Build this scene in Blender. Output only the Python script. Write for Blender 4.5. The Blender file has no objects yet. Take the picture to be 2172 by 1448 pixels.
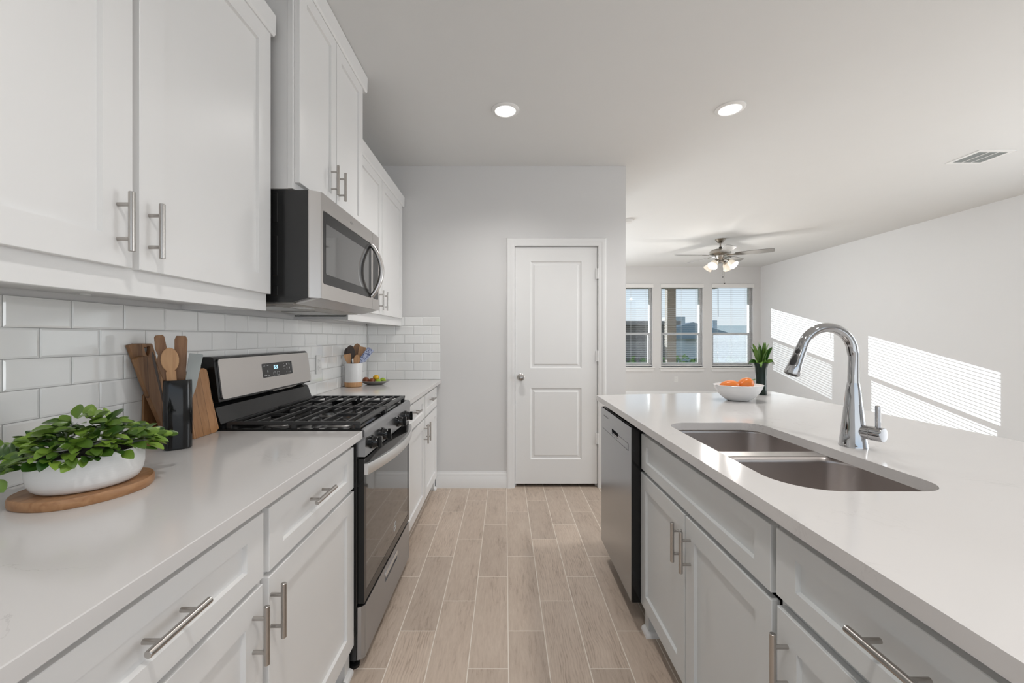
import bpy, bmesh, math, random
from mathutils import Vector, Matrix
random.seed(7)
PI = math.pi
C = bpy.context.scene.collection
SC = bpy.context.scene

# ---------------------------------------------------------------- camera, sky, sun, exposure
cam_d = bpy.data.cameras.new('camera')
cam_d.sensor_width = 36.0
cam_d.lens = 877.0 / 2172.0 * 36.0
cam_d.shift_x = 15.0 / 2172.0
cam_d.shift_y = -8.0 / 2172.0
cam_d.clip_start = 0.02
cam_d.clip_end = 400
cam = bpy.data.objects.new('camera', cam_d)
C.objects.link(cam)
cam.location = (0, 0, 1.266)
cam.rotation_euler = (PI / 2, 0, 0)
SC.camera = cam

SC.view_settings.view_transform = 'Standard'
SC.view_settings.look = 'None'
SC.view_settings.exposure = -0.05
SC.view_settings.gamma = 1.0
SC.view_settings.use_curve_mapping = False

world = bpy.data.worlds.new('sky')
SC.world = world
world.use_nodes = True
wt = world.node_tree
wt.nodes.clear()
w_out = wt.nodes.new('ShaderNodeOutputWorld')
w_bg = wt.nodes.new('ShaderNodeBackground')
w_tc = wt.nodes.new('ShaderNodeTexCoord')
w_sep = wt.nodes.new('ShaderNodeSeparateXYZ')
w_rmp = wt.nodes.new('ShaderNodeValToRGB')
w_rmp.color_ramp.elements[0].position = 0.0
w_rmp.color_ramp.elements[0].color = (0.86, 0.92, 0.97, 1)
w_rmp.color_ramp.elements[1].position = 0.35
w_rmp.color_ramp.elements[1].color = (0.42, 0.64, 0.90, 1)
wt.links.new(w_tc.outputs['Generated'], w_sep.inputs[0])
wt.links.new(w_sep.outputs['Z'], w_rmp.inputs[0])
wt.links.new(w_rmp.outputs[0], w_bg.inputs['Color'])
w_bg.inputs['Strength'].default_value = 1.1
wt.links.new(w_bg.outputs[0], w_out.inputs['Surface'])

SUN_DIR = Vector((1.0, -2.12, -0.53)).normalized()
sun_d = bpy.data.lights.new('sun', 'SUN')
sun_d.energy = 12
sun_d.angle = math.radians(0.06)
sun_d.color = (0.89, 0.95, 1.0)
sun = bpy.data.objects.new('sun', sun_d)
C.objects.link(sun)
sun.rotation_euler = SUN_DIR.to_track_quat('-Z', 'Y').to_euler()
sun.location = (-6, 20, 8)


def area_light(name, loc, aim, sx, sy, power, col=(1, 1, 1)):
    d = bpy.data.lights.new(name, 'AREA')
    d.shape = 'RECTANGLE'
    d.size = sx
    d.size_y = sy
    d.energy = power
    d.color = col
    o = bpy.data.objects.new(name, d)
    C.objects.link(o)
    o.location = loc
    o.rotation_euler = Vector(aim).to_track_quat('-Z', 'Z').to_euler()
    return o


# unseen area lamps added to brighten the room, tinted like daylight
area_light('fill_light_rear', (1.6, -2.9, 1.30), (0, 1, 0.0), 5.2, 2.2, 16, (0.985, 0.99, 1.0))
area_light('fill_light_side', (5.15, 1.75, 1.45), (-1, 0, 0.0), 4.2, 1.7, 88, (0.965, 0.985, 1.0))
area_light('fill_light_far', (0.0, 8.36, 1.25), (0.25, -1, 0.0), 1.7, 2.1, 145, (0.87, 0.94, 1.0))

XL, XR, YB, YF, YR, ZC = -1.17, 5.24, 3.491, 8.472, -3.0, 2.715


# ---------------------------------------------------------------- materials
MATS = {}


def nodes_of(m):
    m.use_nodes = True
    return m.node_tree, m.node_tree.nodes['Principled BSDF']


def mat(name, col, rough=0.5, metal=0.0, spec=0.5, bump=0.0, bscale=200.0, vary=0.0, vscale=6.0,
        aniso=None, coat=0.0, emit=None, estr=0.0, trans=0.0, subsurf=0.0):
    m = bpy.data.materials.new(name)
    nt, b = nodes_of(m)
    N, L = nt.nodes, nt.links
    b.inputs['Base Color'].default_value = (*col, 1)
    b.inputs['Roughness'].default_value = rough
    b.inputs['Metallic'].default_value = metal
    b.inputs['Specular IOR Level'].default_value = spec
    b.inputs['Coat Weight'].default_value = coat
    b.inputs['Coat Roughness'].default_value = 0.05
    b.inputs['Transmission Weight'].default_value = trans
    if emit:
        b.inputs['Emission Color'].default_value = (*emit, 1)
        b.inputs['Emission Strength'].default_value = estr
    tc = N.new('ShaderNodeTexCoord')
    if vary > 0:
        n = N.new('ShaderNodeTexNoise')
        n.inputs['Scale'].default_value = vscale
        n.inputs['Detail'].default_value = 4
        L.new(tc.outputs['Object'], n.inputs['Vector'])
        mx = N.new('ShaderNodeMix')
        mx.data_type = 'RGBA'
        mx.inputs[6].default_value = (*[max(0, c * (1 - vary)) for c in col], 1)
        mx.inputs[7].default_value = (*[min(1, c * (1 + vary)) for c in col], 1)
        L.new(n.outputs['Fac'], mx.inputs[0])
        L.new(mx.outputs[2], b.inputs['Base Color'])
    if bump > 0 or aniso:
        n = N.new('ShaderNodeTexNoise')
        n.inputs['Scale'].default_value = bscale
        n.inputs['Detail'].default_value = 3
        if aniso:
            mp = N.new('ShaderNodeMapping')
            mp.inputs['Scale'].default_value = aniso
            L.new(tc.outputs['Object'], mp.inputs['Vector'])
            L.new(mp.outputs[0], n.inputs['Vector'])
        else:
            L.new(tc.outputs['Object'], n.inputs['Vector'])
        bp = N.new('ShaderNodeBump')
        bp.inputs['Strength'].default_value = bump
        bp.inputs['Distance'].default_value = 0.002
        L.new(n.outputs['Fac'], bp.inputs['Height'])
        L.new(bp.outputs[0], b.inputs['Normal'])
    MATS[name] = m
    return m


mat('wall_paint', (0.695, 0.688, 0.682), 0.7, bump=0.05, bscale=260, vary=0.01)
mat('ceiling_paint', (0.695, 0.695, 0.685), 0.85, bump=0.06, bscale=160, vary=0.01)
mat('trim_white', (0.80, 0.795, 0.785), 0.35, bump=0.02, bscale=300, vary=0.01)
mat('cabinet_white', (0.79, 0.782, 0.772), 0.32, bump=0.03, bscale=60, aniso=(6, 6, 1), vary=0.01)
mat('cabinet_grey', (0.655, 0.665, 0.662), 0.34, bump=0.03, bscale=60, aniso=(6, 6, 1), vary=0.015)
mat('nickel', (0.48, 0.455, 0.43), 0.27, metal=1.0, bump=0.02, bscale=500)
mat('steel', (0.60, 0.575, 0.555), 0.30, metal=1.0, bump=0.05, bscale=40, aniso=(60, 1, 60))
mat('steel_dark', (0.38, 0.387, 0.40), 0.22, metal=1.0, bump=0.04, bscale=40, aniso=(60, 60, 1))
mat('steel_sink', (0.62, 0.58, 0.56), 0.30, metal=1.0, bump=0.06, bscale=60, aniso=(1, 40, 40))
mat('chrome', (0.50, 0.50, 0.505), 0.05, metal=1.0, bump=0.0)
mat('black_gloss', (0.010, 0.010, 0.010), 0.10, spec=0.4, bump=0.01, bscale=120)
mat('black_enamel', (0.02, 0.02, 0.02), 0.22, spec=0.6, bump=0.03, bscale=150)
mat('black_matte', (0.022, 0.021, 0.02), 0.5, bump=0.05, bscale=220)
mat('cast_iron', (0.03, 0.03, 0.03), 0.36, spec=0.6, bump=0.08, bscale=240)
mat('dark_grey', (0.05, 0.05, 0.052), 0.38, bump=0.03)
mat('oven_glass', (0.014, 0.014, 0.014), 0.03, spec=0.8, coat=0.6)
mat('steel_satin', (0.76, 0.755, 0.75), 0.40, metal=1.0, bump=0.04, bscale=40, aniso=(60, 1, 60))
mat('microwave_window', (0.045, 0.045, 0.045), 0.05, spec=0.8, coat=0.7)
mat('microwave_glass', (0.022, 0.022, 0.022), 0.16, spec=0.25)
mat('steel_drawer', (0.45, 0.465, 0.49), 0.33, metal=1.0, bump=0.04, bscale=40, aniso=(60, 1, 60))
mat('tile_white', (0.86, 0.86, 0.845), 0.06, spec=0.6, bump=0.02, bscale=14, vary=0.02, coat=0.8)
mat('grout', (0.42, 0.41, 0.40), 0.9, bump=0.1)
mat('ceramic_white', (0.78, 0.77, 0.755), 0.28, bump=0.12, bscale=26, aniso=(1, 1, 14), vary=0.015)
mat('ceramic_plain', (0.76, 0.755, 0.75), 0.2, vary=0.01)
mat('plastic_white', (0.78, 0.775, 0.76), 0.35, vary=0.01)
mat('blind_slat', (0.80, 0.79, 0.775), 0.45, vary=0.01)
mat('blind_slat_shaded', (0.56, 0.56, 0.565), 0.45, vary=0.01)  # white slats, greyed in colour so they look shaded against the sky
mat('lens_glow', (0.9, 0.9, 0.88), 0.4, emit=(1.0, 0.985, 0.95), estr=3.0)
mat('shade_glow', (0.92, 0.86, 0.76), 0.35, emit=(1.0, 0.84, 0.64), estr=0.32)
mat('bulb_glow', (1, 1, 1), 0.4, emit=(1.0, 0.9, 0.75), estr=2.2)
mat('display_glow', (0.1, 0.3, 0.4), 0.4, emit=(0.55, 0.85, 1.0), estr=1.6)
mat('print_white', (0.62, 0.62, 0.62), 0.5)
mat('print_grey', (0.30, 0.30, 0.30), 0.5)
mat('fan_blade', (0.20, 0.195, 0.185), 0.5, bump=0.05, bscale=40, aniso=(1, 20, 1), vary=0.1)
mat('fan_metal', (0.36, 0.33, 0.29), 0.28, metal=1.0)
mat('soil', (0.02, 0.015, 0.01), 0.95, bump=0.4, bscale=60, vary=0.4)
mat('orange_skin', (0.78, 0.20, 0.025), 0.32, bump=0.05, bscale=160, vary=0.14, vscale=14)
mat('fruit_yellow', (0.72, 0.42, 0.02), 0.35, bump=0.05, bscale=160, vary=0.2, vscale=30)
mat('fruit_lime', (0.32, 0.46, 0.03), 0.4, bump=0.1, bscale=100, vary=0.3, vscale=30)
mat('fruit_brown', (0.20, 0.055, 0.015), 0.4, bump=0.1, bscale=100, vary=0.4, vscale=40)
mat('vase_dark', (0.006, 0.018, 0.012), 0.12, spec=0.35)
mat('stem_green', (0.12, 0.22, 0.04), 0.5)
mat('stone_grey', (0.33, 0.35, 0.34), 0.35, vary=0.05)
mat('pewter', (0.42, 0.41, 0.40), 0.3, metal=0.8)
mat('utensil_dark', (0.05, 0.028, 0.016), 0.4, vary=0.4, vscale=30)
mat('grass', (0.10, 0.16, 0.05), 0.95, vary=0.4, vscale=3)
mat('roof_slate', (0.28, 0.32, 0.36), 0.85, vary=0.15, vscale=20)
mat('siding_blue', (0.50, 0.52, 0.54), 0.8, vary=0.08, vscale=8)
mat('siding_dark', (0.17, 0.15, 0.14), 0.85, vary=0.2, vscale=8)
mat('roof_brown', (0.80, 0.68, 0.58), 0.9, vary=0.35, vscale=14)
mat('fence_wood', (0.20, 0.15, 0.11), 0.85, vary=0.25, vscale=4)
mat('porch_paint', (0.25, 0.20, 0.155), 0.8, vary=0.05)
mat('dark_window', (0.03, 0.035, 0.04), 0.1)
mat('cord', (0.75, 0.74, 0.72), 0.7)
mat('wand', (0.10, 0.10, 0.10), 0.4)
mat('vent_dark', (0.06, 0.06, 0.065), 0.7)
mat('bottom_grille', (0.50, 0.48, 0.45), 0.45, metal=0.7, bump=0.2, bscale=400)


def wood(name, c1, c2, axis=2, scale=1.0, rough=0.42, stave=0.0):
    m = bpy.data.materials.new(name)
    nt, b = nodes_of(m)
    N, L = nt.nodes, nt.links
    tc = N.new('ShaderNodeTexCoord')
    mp = N.new('ShaderNodeMapping')
    s = [26 * scale] * 3
    s[axis] = 2.2 * scale
    mp.inputs['Scale'].default_value = s
    L.new(tc.outputs['Object'], mp.inputs['Vector'])
    n = N.new('ShaderNodeTexNoise')
    n.inputs['Scale'].default_value = 2.2
    n.inputs['Detail'].default_value = 6
    n.inputs['Distortion'].default_value = 0.8
    L.new(mp.outputs[0], n.inputs['Vector'])
    r = N.new('ShaderNodeValToRGB')
    r.color_ramp.elements[0].position = 0.32
    r.color_ramp.elements[0].color = (*c2, 1)
    r.color_ramp.elements[1].position = 0.68
    r.color_ramp.elements[1].color = (*c1, 1)
    L.new(n.outputs['Fac'], r.inputs[0])
    src = r.outputs[0]
    if stave > 0:
        sp = N.new('ShaderNodeSeparateXYZ')
        L.new(tc.outputs['Object'], sp.inputs[0])
        d = N.new('ShaderNodeMath'); d.operation = 'DIVIDE'
        L.new(sp.outputs['Y'], d.inputs[0]); d.inputs[1].default_value = stave
        fl = N.new('ShaderNodeMath'); fl.operation = 'FLOOR'
        L.new(d.outputs[0], fl.inputs[0])
        wn = N.new('ShaderNodeTexWhiteNoise'); wn.noise_dimensions = '1D'
        L.new(fl.outputs[0], wn.inputs['W'])
        mr = N.new('ShaderNodeMapRange')
        mr.inputs[3].default_value = 0.72; mr.inputs[4].default_value = 1.12
        L.new(wn.outputs['Value'], mr.inputs[0])
        fr = N.new('ShaderNodeMath'); fr.operation = 'FRACT'
        L.new(d.outputs[0], fr.inputs[0])
        gt = N.new('ShaderNodeMath'); gt.operation = 'GREATER_THAN'
        L.new(fr.outputs[0], gt.inputs[0]); gt.inputs[1].default_value = 0.05
        mr2 = N.new('ShaderNodeMapRange')
        mr2.inputs[3].default_value = 0.45; mr2.inputs[4].default_value = 1.0
        L.new(gt.outputs[0], mr2.inputs[0])
        mu = N.new('ShaderNodeMath'); mu.operation = 'MULTIPLY'
        L.new(mr.outputs[0], mu.inputs[0]); L.new(mr2.outputs[0], mu.inputs[1])
        vm = N.new('ShaderNodeVectorMath'); vm.operation = 'SCALE'
        L.new(r.outputs[0], vm.inputs[0]); L.new(mu.outputs[0], vm.inputs['Scale'])
        src = vm.outputs[0]
    L.new(src, b.inputs['Base Color'])
    b.inputs['Roughness'].default_value = rough
    bp = N.new('ShaderNodeBump')
    bp.inputs['Strength'].default_value = 0.1
    bp.inputs['Distance'].default_value = 0.001
    L.new(n.outputs['Fac'], bp.inputs['Height'])
    L.new(bp.outputs[0], b.inputs['Normal'])
    MATS[name] = m


wood('wood_acacia', (0.40, 0.21, 0.095), (0.23, 0.105, 0.042), 2, 1.0, stave=0.045)
wood('wood_oak', (0.52, 0.27, 0.12), (0.40, 0.19, 0.075), 2, 1.0, stave=0.036)
wood('wood_light', (0.58, 0.33, 0.16), (0.46, 0.24, 0.105), 2, 1.3)
wood('wood_mid', (0.36, 0.19, 0.085), (0.22, 0.10, 0.04), 2, 1.3)
wood('wood_edge', (0.16, 0.055, 0.025), (0.09, 0.03, 0.015), 2, 1.0)
wood('wood_tray', (0.44, 0.24, 0.115), (0.30, 0.14, 0.058), 1, 0.9)


def quartz():
    m = bpy.data.materials.new('quartz')
    nt, b = nodes_of(m)
    N, L = nt.nodes, nt.links
    tc = N.new('ShaderNodeTexCoord')
    n1 = N.new('ShaderNodeTexNoise')
    n1.inputs['Scale'].default_value = 2.6
    n1.inputs['Detail'].default_value = 8
    n1.inputs['Roughness'].default_value = 0.62
    n1.inputs['Distortion'].default_value = 1.2
    L.new(tc.outputs['Object'], n1.inputs['Vector'])
    # thin veins where the noise crosses its middle value, broken up by a second noise
    s = N.new('ShaderNodeMath'); s.operation = 'SUBTRACT'
    L.new(n1.outputs['Fac'], s.inputs[0]); s.inputs[1].default_value = 0.5
    a = N.new('ShaderNodeMath'); a.operation = 'ABSOLUTE'
    L.new(s.outputs[0], a.inputs[0])
    r = N.new('ShaderNodeMapRange')
    r.inputs[1].default_value = 0.0; r.inputs[2].default_value = 0.006
    r.inputs[3].default_value = 1.0; r.inputs[4].default_value = 0.0
    L.new(a.outputs[0], r.inputs[0])
    n2 = N.new('ShaderNodeTexNoise')
    n2.inputs['Scale'].default_value = 3.1
    n2.inputs['Detail'].default_value = 3
    L.new(tc.outputs['Object'], n2.inputs['Vector'])
    r2 = N.new('ShaderNodeMapRange')
    r2.inputs[1].default_value = 0.53; r2.inputs[2].default_value = 0.70
    L.new(n2.outputs['Fac'], r2.inputs[0])
    mu = N.new('ShaderNodeMath'); mu.operation = 'MULTIPLY'
    L.new(r.outputs[0], mu.inputs[0]); L.new(r2.outputs[0], mu.inputs[1])
    mx = N.new('ShaderNodeMix'); mx.data_type = 'RGBA'
    mx.inputs[6].default_value = (0.655, 0.632, 0.618, 1)
    mx.inputs[7].default_value = (0.53, 0.505, 0.495, 1)
    L.new(mu.outputs[0], mx.inputs[0])
    L.new(mx.outputs[2], b.inputs['Base Color'])
    b.inputs['Roughness'].default_value = 0.12
    b.inputs['Specular IOR Level'].default_value = 0.5
    MATS['quartz'] = m


quartz()


def floor_material():
    m = bpy.data.materials.new('floor_wood_tile')
    nt, b = nodes_of(m)
    N, L = nt.nodes, nt.links

    def M(op, a, c=None):
        n = N.new('ShaderNodeMath'); n.operation = op
        for i, v in enumerate((a, c)):
            if v is None: continue
            if isinstance(v, (int, float)): n.inputs[i].default_value = v
            else: L.new(v, n.inputs[i])
        return n.outputs[0]
    tc = N.new('ShaderNodeTexCoord')
    sp = N.new('ShaderNodeSeparateXYZ')
    L.new(tc.outputs['Object'], sp.inputs[0])
    X, Y = sp.outputs['X'], sp.outputs['Y']
    W, LN = 0.1556, 0.611
    u = M('DIVIDE', M('SUBTRACT', X, 0.0137), W)
    col = M('FLOOR', u)
    v = M('DIVIDE', M('SUBTRACT', M('SUBTRACT', Y, 3.008), M('MULTIPLY', col, LN / 3)), LN)
    row = M('FLOOR', v)
    fu, fv = M('FRACT', u), M('FRACT', v)
    du = M('MULTIPLY', M('MINIMUM', fu, M('SUBTRACT', 1.0, fu)), W)
    dv = M('MULTIPLY', M('MINIMUM', fv, M('SUBTRACT', 1.0, fv)), LN)
    d = M('MINIMUM', du, dv)
    gm = N.new('ShaderNodeMapRange')
    gm.inputs[1].default_value = 0.0015; gm.inputs[2].default_value = 0.0024
    gm.inputs[3].default_value = 1.0; gm.inputs[4].default_value = 0.0
    L.new(d, gm.inputs[0])
    cv = N.new('ShaderNodeCombineXYZ')
    L.new(col, cv.inputs[0]); L.new(row, cv.inputs[1])
    wn = N.new('ShaderNodeTexWhiteNoise'); wn.noise_dimensions = '3D'
    L.new(cv.outputs[0], wn.inputs['Vector'])
    # per plank offset of the grain
    off = N.new('ShaderNodeVectorMath'); off.operation = 'SCALE'
    L.new(wn.outputs['Color'], off.inputs[0]); off.inputs['Scale'].default_value = 40.0
    ad = N.new('ShaderNodeVectorMath'); ad.operation = 'ADD'
    L.new(tc.outputs['Object'], ad.inputs[0]); L.new(off.outputs[0], ad.inputs[1])
    mp = N.new('ShaderNodeMapping')
    mp.inputs['Scale'].default_value = (30, 4.0, 1)
    L.new(ad.outputs[0], mp.inputs['Vector'])
    g1 = N.new('ShaderNodeTexNoise')
    g1.inputs['Scale'].default_value = 3.0; g1.inputs['Detail'].default_value = 8
    g1.inputs['Roughness'].default_value = 0.65; g1.inputs['Distortion'].default_value = 0.6
    L.new(mp.outputs[0], g1.inputs['Vector'])
    mp2 = N.new('ShaderNodeMapping')
    mp2.inputs['Scale'].default_value = (5.5, 1.5, 1)
    L.new(ad.outputs[0], mp2.inputs['Vector'])
    g2 = N.new('ShaderNodeTexNoise')
    g2.inputs['Scale'].default_value = 2.0; g2.inputs['Detail'].default_value = 4
    L.new(mp2.outputs[0], g2.inputs['Vector'])
    # cathedral rings: sine of a warped, stretched coordinate
    wv = N.new('ShaderNodeTexWave')
    wv.wave_type = 'BANDS'; wv.bands_direction = 'X'
    wv.inputs['Scale'].default_value = 8.0
    wv.inputs['Distortion'].default_value = 16.0
    wv.inputs['Detail'].default_value = 2.0
    wv.inputs['Detail Scale'].default_value = 0.45
    mp3 = N.new('ShaderNodeMapping')
    mp3.inputs['Scale'].default_value = (3.6, 1.5, 1)
    L.new(ad.outputs[0], mp3.inputs['Vector'])
    L.new(mp3.outputs[0], wv.inputs['Vector'])
    wsel = M('GREATER_THAN', wn.outputs['Value'], 0.62)
    wterm = M('MULTIPLY', M('SUBTRACT', wv.outputs['Fac'], 0.5), M('MULTIPLY', wsel, 0.10))
    fac = M('ADD', M('ADD', M('MULTIPLY', g1.outputs['Fac'], 0.62), M('MULTIPLY', g2.outputs['Fac'], 0.38)), wterm)
    rp = N.new('ShaderNodeValToRGB')
    e = rp.color_ramp.elements
    e[0].position = 0.30; e[0].color = (0.325, 0.25, 0.192, 1)
    e[1].position = 0.66; e[1].color = (0.61, 0.505, 0.415, 1)
    e2 = rp.color_ramp.elements.new(0.46); e2.color = (0.52, 0.418, 0.336, 1)
    L.new(fac, rp.inputs[0])
    tone = N.new('ShaderNodeMapRange')
    tone.inputs[3].default_value = 0.90; tone.inputs[4].default_value = 1.10
    L.new(wn.outputs['Value'], tone.inputs[0])
    sc = N.new('ShaderNodeVectorMath'); sc.operation = 'SCALE'
    L.new(rp.outputs[0], sc.inputs[0]); L.new(tone.outputs[0], sc.inputs['Scale'])
    mx = N.new('ShaderNodeMix'); mx.data_type = 'RGBA'
    L.new(gm.outputs[0], mx.inputs[0])
    L.new(sc.outputs[0], mx.inputs[6])
    mx.inputs[7].default_value = (0.80, 0.73, 0.645, 1)
    L.new(mx.outputs[2], b.inputs['Base Color'])
    b.inputs['Roughness'].default_value = 0.38
    bp = N.new('ShaderNodeBump')
    bp.inputs['Strength'].default_value = 0.25; bp.inputs['Distance'].default_value = 0.0015
    L.new(M('SUBTRACT', M('MULTIPLY', g1.outputs['Fac'], 0.3), gm.outputs[0]), bp.inputs['Height'])
    L.new(bp.outputs[0], b.inputs['Normal'])
    MATS['floor'] = m


floor_material()


def leaf_material(name, c1, c2):
    m = bpy.data.materials.new(name)
    nt, b = nodes_of(m)
    N, L = nt.nodes, nt.links
    g = N.new('ShaderNodeNewGeometry')
    r = N.new('ShaderNodeValToRGB')
    r.color_ramp.elements[0].color = (*c1, 1)
    r.color_ramp.elements[1].color = (*c2, 1)
    L.new(g.outputs['Random Per Island'], r.inputs[0])
    L.new(r.outputs[0], b.inputs['Base Color'])
    b.inputs['Roughness'].default_value = 0.3
    b.inputs['Specular IOR Level'].default_value = 0.5
    MATS[name] = m


leaf_material('leaf_green', (0.014, 0.055, 0.006), (0.21, 0.34, 0.045))
leaf_material('leaf_strap', (0.02, 0.085, 0.012), (0.17, 0.32, 0.05))


def glass_pane_material():
    m = bpy.data.materials.new('window_glass')
    m.use_nodes = True
    nt = m.node_tree
    nt.nodes.clear()
    o = nt.nodes.new('ShaderNodeOutputMaterial')
    t = nt.nodes.new('ShaderNodeBsdfTransparent')
    g = nt.nodes.new('ShaderNodeBsdfGlossy')
    g.inputs['Roughness'].default_value = 0.02
    f = nt.nodes.new('ShaderNodeFresnel')
    f.inputs['IOR'].default_value = 1.22
    mx = nt.nodes.new('ShaderNodeMixShader')
    t.inputs['Color'].default_value = (0.96, 0.975, 0.97, 1)
    nt.links.new(f.outputs[0], mx.inputs[0])
    nt.links.new(t.outputs[0], mx.inputs[1])
    nt.links.new(g.outputs[0], mx.inputs[2])
    nt.links.new(mx.outputs[0], o.inputs['Surface'])
    MATS['window_glass'] = m
    m2 = bpy.data.materials.new('insect_screen')
    m2.use_nodes = True
    nt = m2.node_tree
    nt.nodes.clear()
    o = nt.nodes.new('ShaderNodeOutputMaterial')
    t = nt.nodes.new('ShaderNodeBsdfTransparent')
    d = nt.nodes.new('ShaderNodeBsdfTranslucent')
    d.inputs['Color'].default_value = (0.42, 0.425, 0.44, 1)
    mx = nt.nodes.new('ShaderNodeMixShader')
    mx.inputs[0].default_value = 0.42
    nt.links.new(t.outputs[0], mx.inputs[1])
    nt.links.new(d.outputs[0], mx.inputs[2])
    nt.links.new(mx.outputs[0], o.inputs['Surface'])
    MATS['insect_screen'] = m2


glass_pane_material()


# ---------------------------------------------------------------- mesh helpers
class MB:
    def __init__(self):
        self.bm = bmesh.new()
        self.lay = self.bm.faces.layers.int.new('done')
        self.mi = 0

    def _tag(self):
        for f in self.bm.faces:
            if f[self.lay] == 0:
                f.material_index = self.mi
                f[self.lay] = 1

    def box(self, x0, x1, y0, y1, z0, z1, bevel=0.0, seg=1, M=None):
        x0, x1 = min(x0, x1), max(x0, x1); y0, y1 = min(y0, y1), max(y0, y1); z0, z1 = min(z0, z1), max(z0, z1)
        co = [(x0, y0, z0), (x1, y0, z0), (x1, y1, z0), (x0, y1, z0), (x0, y0, z1), (x1, y0, z1), (x1, y1, z1), (x0, y1, z1)]
        vs = [self.bm.verts.new(Vector(c) if M is None else M @ Vector(c)) for c in co]
        fs = [self.bm.faces.new([vs[i] for i in q]) for q in
              ((3, 2, 1, 0), (4, 5, 6, 7), (0, 1, 5, 4), (1, 2, 6, 5), (2, 3, 7, 6), (3, 0, 4, 7))]
        if bevel > 0:
            es = list({e for f in fs for e in f.edges})
            bmesh.ops.bevel(self.bm, geom=es + vs, offset=bevel, segments=seg, affect='EDGES', profile=0.5)
        self._tag()
        return self

    def ring(self, co):
        return [self.bm.verts.new(Vector(c)) for c in co]

    def bridge(self, a, b):
        n = len(a)
        for i in range(n):
            j = (i + 1) % n
            try: self.bm.faces.new((a[i], a[j], b[j], b[i]))
            except ValueError: pass

    def loft(self, rings, cap0=True, cap1=True):
        rs = [self.ring(r) for r in rings]
        for a, b in zip(rs, rs[1:]): self.bridge(a, b)
        if cap0: self.bm.faces.new(list(reversed(rs[0])))
        if cap1: self.bm.faces.new(rs[-1])
        self._tag()
        return self

    def tube(self, pts, rad, n=12, cap=True, flat=None):
        pts = [Vector(p) for p in pts]
        if isinstance(rad, (int, float)): rad = [rad] * len(pts)
        rings = []
        t0 = (pts[1] - pts[0]).normalized()
        ref = Vector((0, 0, 1)) if abs(t0.z) < 0.9 else Vector((1, 0, 0))
        u = t0.cross(ref).normalized()
        for i, p in enumerate(pts):
            if i == 0: t = (pts[1] - pts[0])
            elif i == len(pts) - 1: t = (pts[-1] - pts[-2])
            else: t = (pts[i + 1] - pts[i]).normalized() + (pts[i] - pts[i - 1]).normalized()
            t.normalize()
            u = (u - t * u.dot(t)).normalized()
            w = t.cross(u).normalized()
            fu, fw = flat if flat else (1, 1)
            rings.append([p + (u * math.cos(a) * fu + w * math.sin(a) * fw) * rad[i] for a in [2 * PI * k / n for k in range(n)]])
        return self.loft(rings, cap, cap)

    def cyl(self, p0, p1, r0, r1=None, n=24, cap=True):
        return self.tube([p0, p1], [r0, r0 if r1 is None else r1], n, cap)

    def lathe(self, prof, c=(0, 0, 0), n=32, sx=1.0, sy=1.0, M=None, cap0=False, cap1=False):
        rings = []
        for r, z in prof:
            ring = []
            for k in range(n):
                a = 2 * PI * k / n
                p = Vector((r * sx * math.cos(a), r * sy * math.sin(a), z))
                if M is not None: p = M @ p
                ring.append(p + Vector(c))
            rings.append(ring)
        return self.loft(rings, cap0, cap1)

    def prism(self, poly, fn, d0, d1):
        """poly: list of (a,b); fn(a,b,d) -> xyz"""
        return self.loft([[fn(a, b, d0) for a, b in poly], [fn(a, b, d1) for a, b in poly]])

    def prism_holes(self, outer, holes, fn, d0, d1):
        bm = self.bm
        loops = []
        for lp in [outer] + holes:
            loops.append(self.ring([fn(a, b, d1) for a, b in lp]))
        es = []
        for lp in loops:
            for i in range(len(lp)):
                es.append(bm.edges.new((lp[i], lp[(i + 1) % len(lp)])))
        r = bmesh.ops.triangle_fill(bm, use_beauty=True, use_dissolve=False, edges=es)
        top = [g for g in r['geom'] if isinstance(g, bmesh.types.BMFace)]
        dup = {}
        lows = []
        for lp, src in zip(loops, [outer] + holes):
            low = self.ring([fn(a, b, d0) for a, b in src])
            for a, b in zip(lp, low): dup[a] = b
            lows.append(low)
        for f in top:
            bm.faces.new([dup[v] for v in reversed(f.verts)])
        for lp, low in zip(loops, lows): self.bridge(lp, low)
        self._tag()
        return self

    def sphere(self, c, r, n=20, m=12, sc=(1, 1, 1), M=None):
        rings = []
        for i in range(1, m):
            th = PI * i / m
            ring = []
            for k in range(n):
                a = 2 * PI * k / n
                p = Vector((r * sc[0] * math.sin(th) * math.cos(a), r * sc[1] * math.sin(th) * math.sin(a), -r * sc[2] * math.cos(th)))
                if M is not None: p = M @ p
                ring.append(p + Vector(c))
            rings.append(ring)
        return self.loft(rings)

    def build(self, name, mats, parent=None, smooth=35):
        bmesh.ops.remove_doubles(self.bm, verts=self.bm.verts, dist=1e-6)
        bmesh.ops.recalc_face_normals(self.bm, faces=self.bm.faces)
        me = bpy.data.meshes.new(name)
        off = Vector((0, 0, 0))
        if parent is not None:
            top = parent
            while top.parent is not None: top = top.parent
            off = Vector(top.location)
        for v in self.bm.verts: v.co -= off
        self.bm.faces.layers.int.remove(self.lay)
        self.bm.to_mesh(me)
        self.bm.free()
        for m_ in (mats if isinstance(mats, (list, tuple)) else [mats]): me.materials.append(MATS[m_])
        if smooth:
            for p in me.polygons: p.use_smooth = True
            me.set_sharp_from_angle(angle=math.radians(smooth))
        o = bpy.data.objects.new(name, me)
        C.objects.link(o)
        if parent is not None: o.parent = parent
        return o


def thing(name, loc, label, cat, group=None):
    o = bpy.data.objects.new(name, None)
    o.empty_display_size = 0.05
    C.objects.link(o)
    o.location = loc
    o['label'] = label
    o['category'] = cat
    if group: o['group'] = group
    return o


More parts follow.
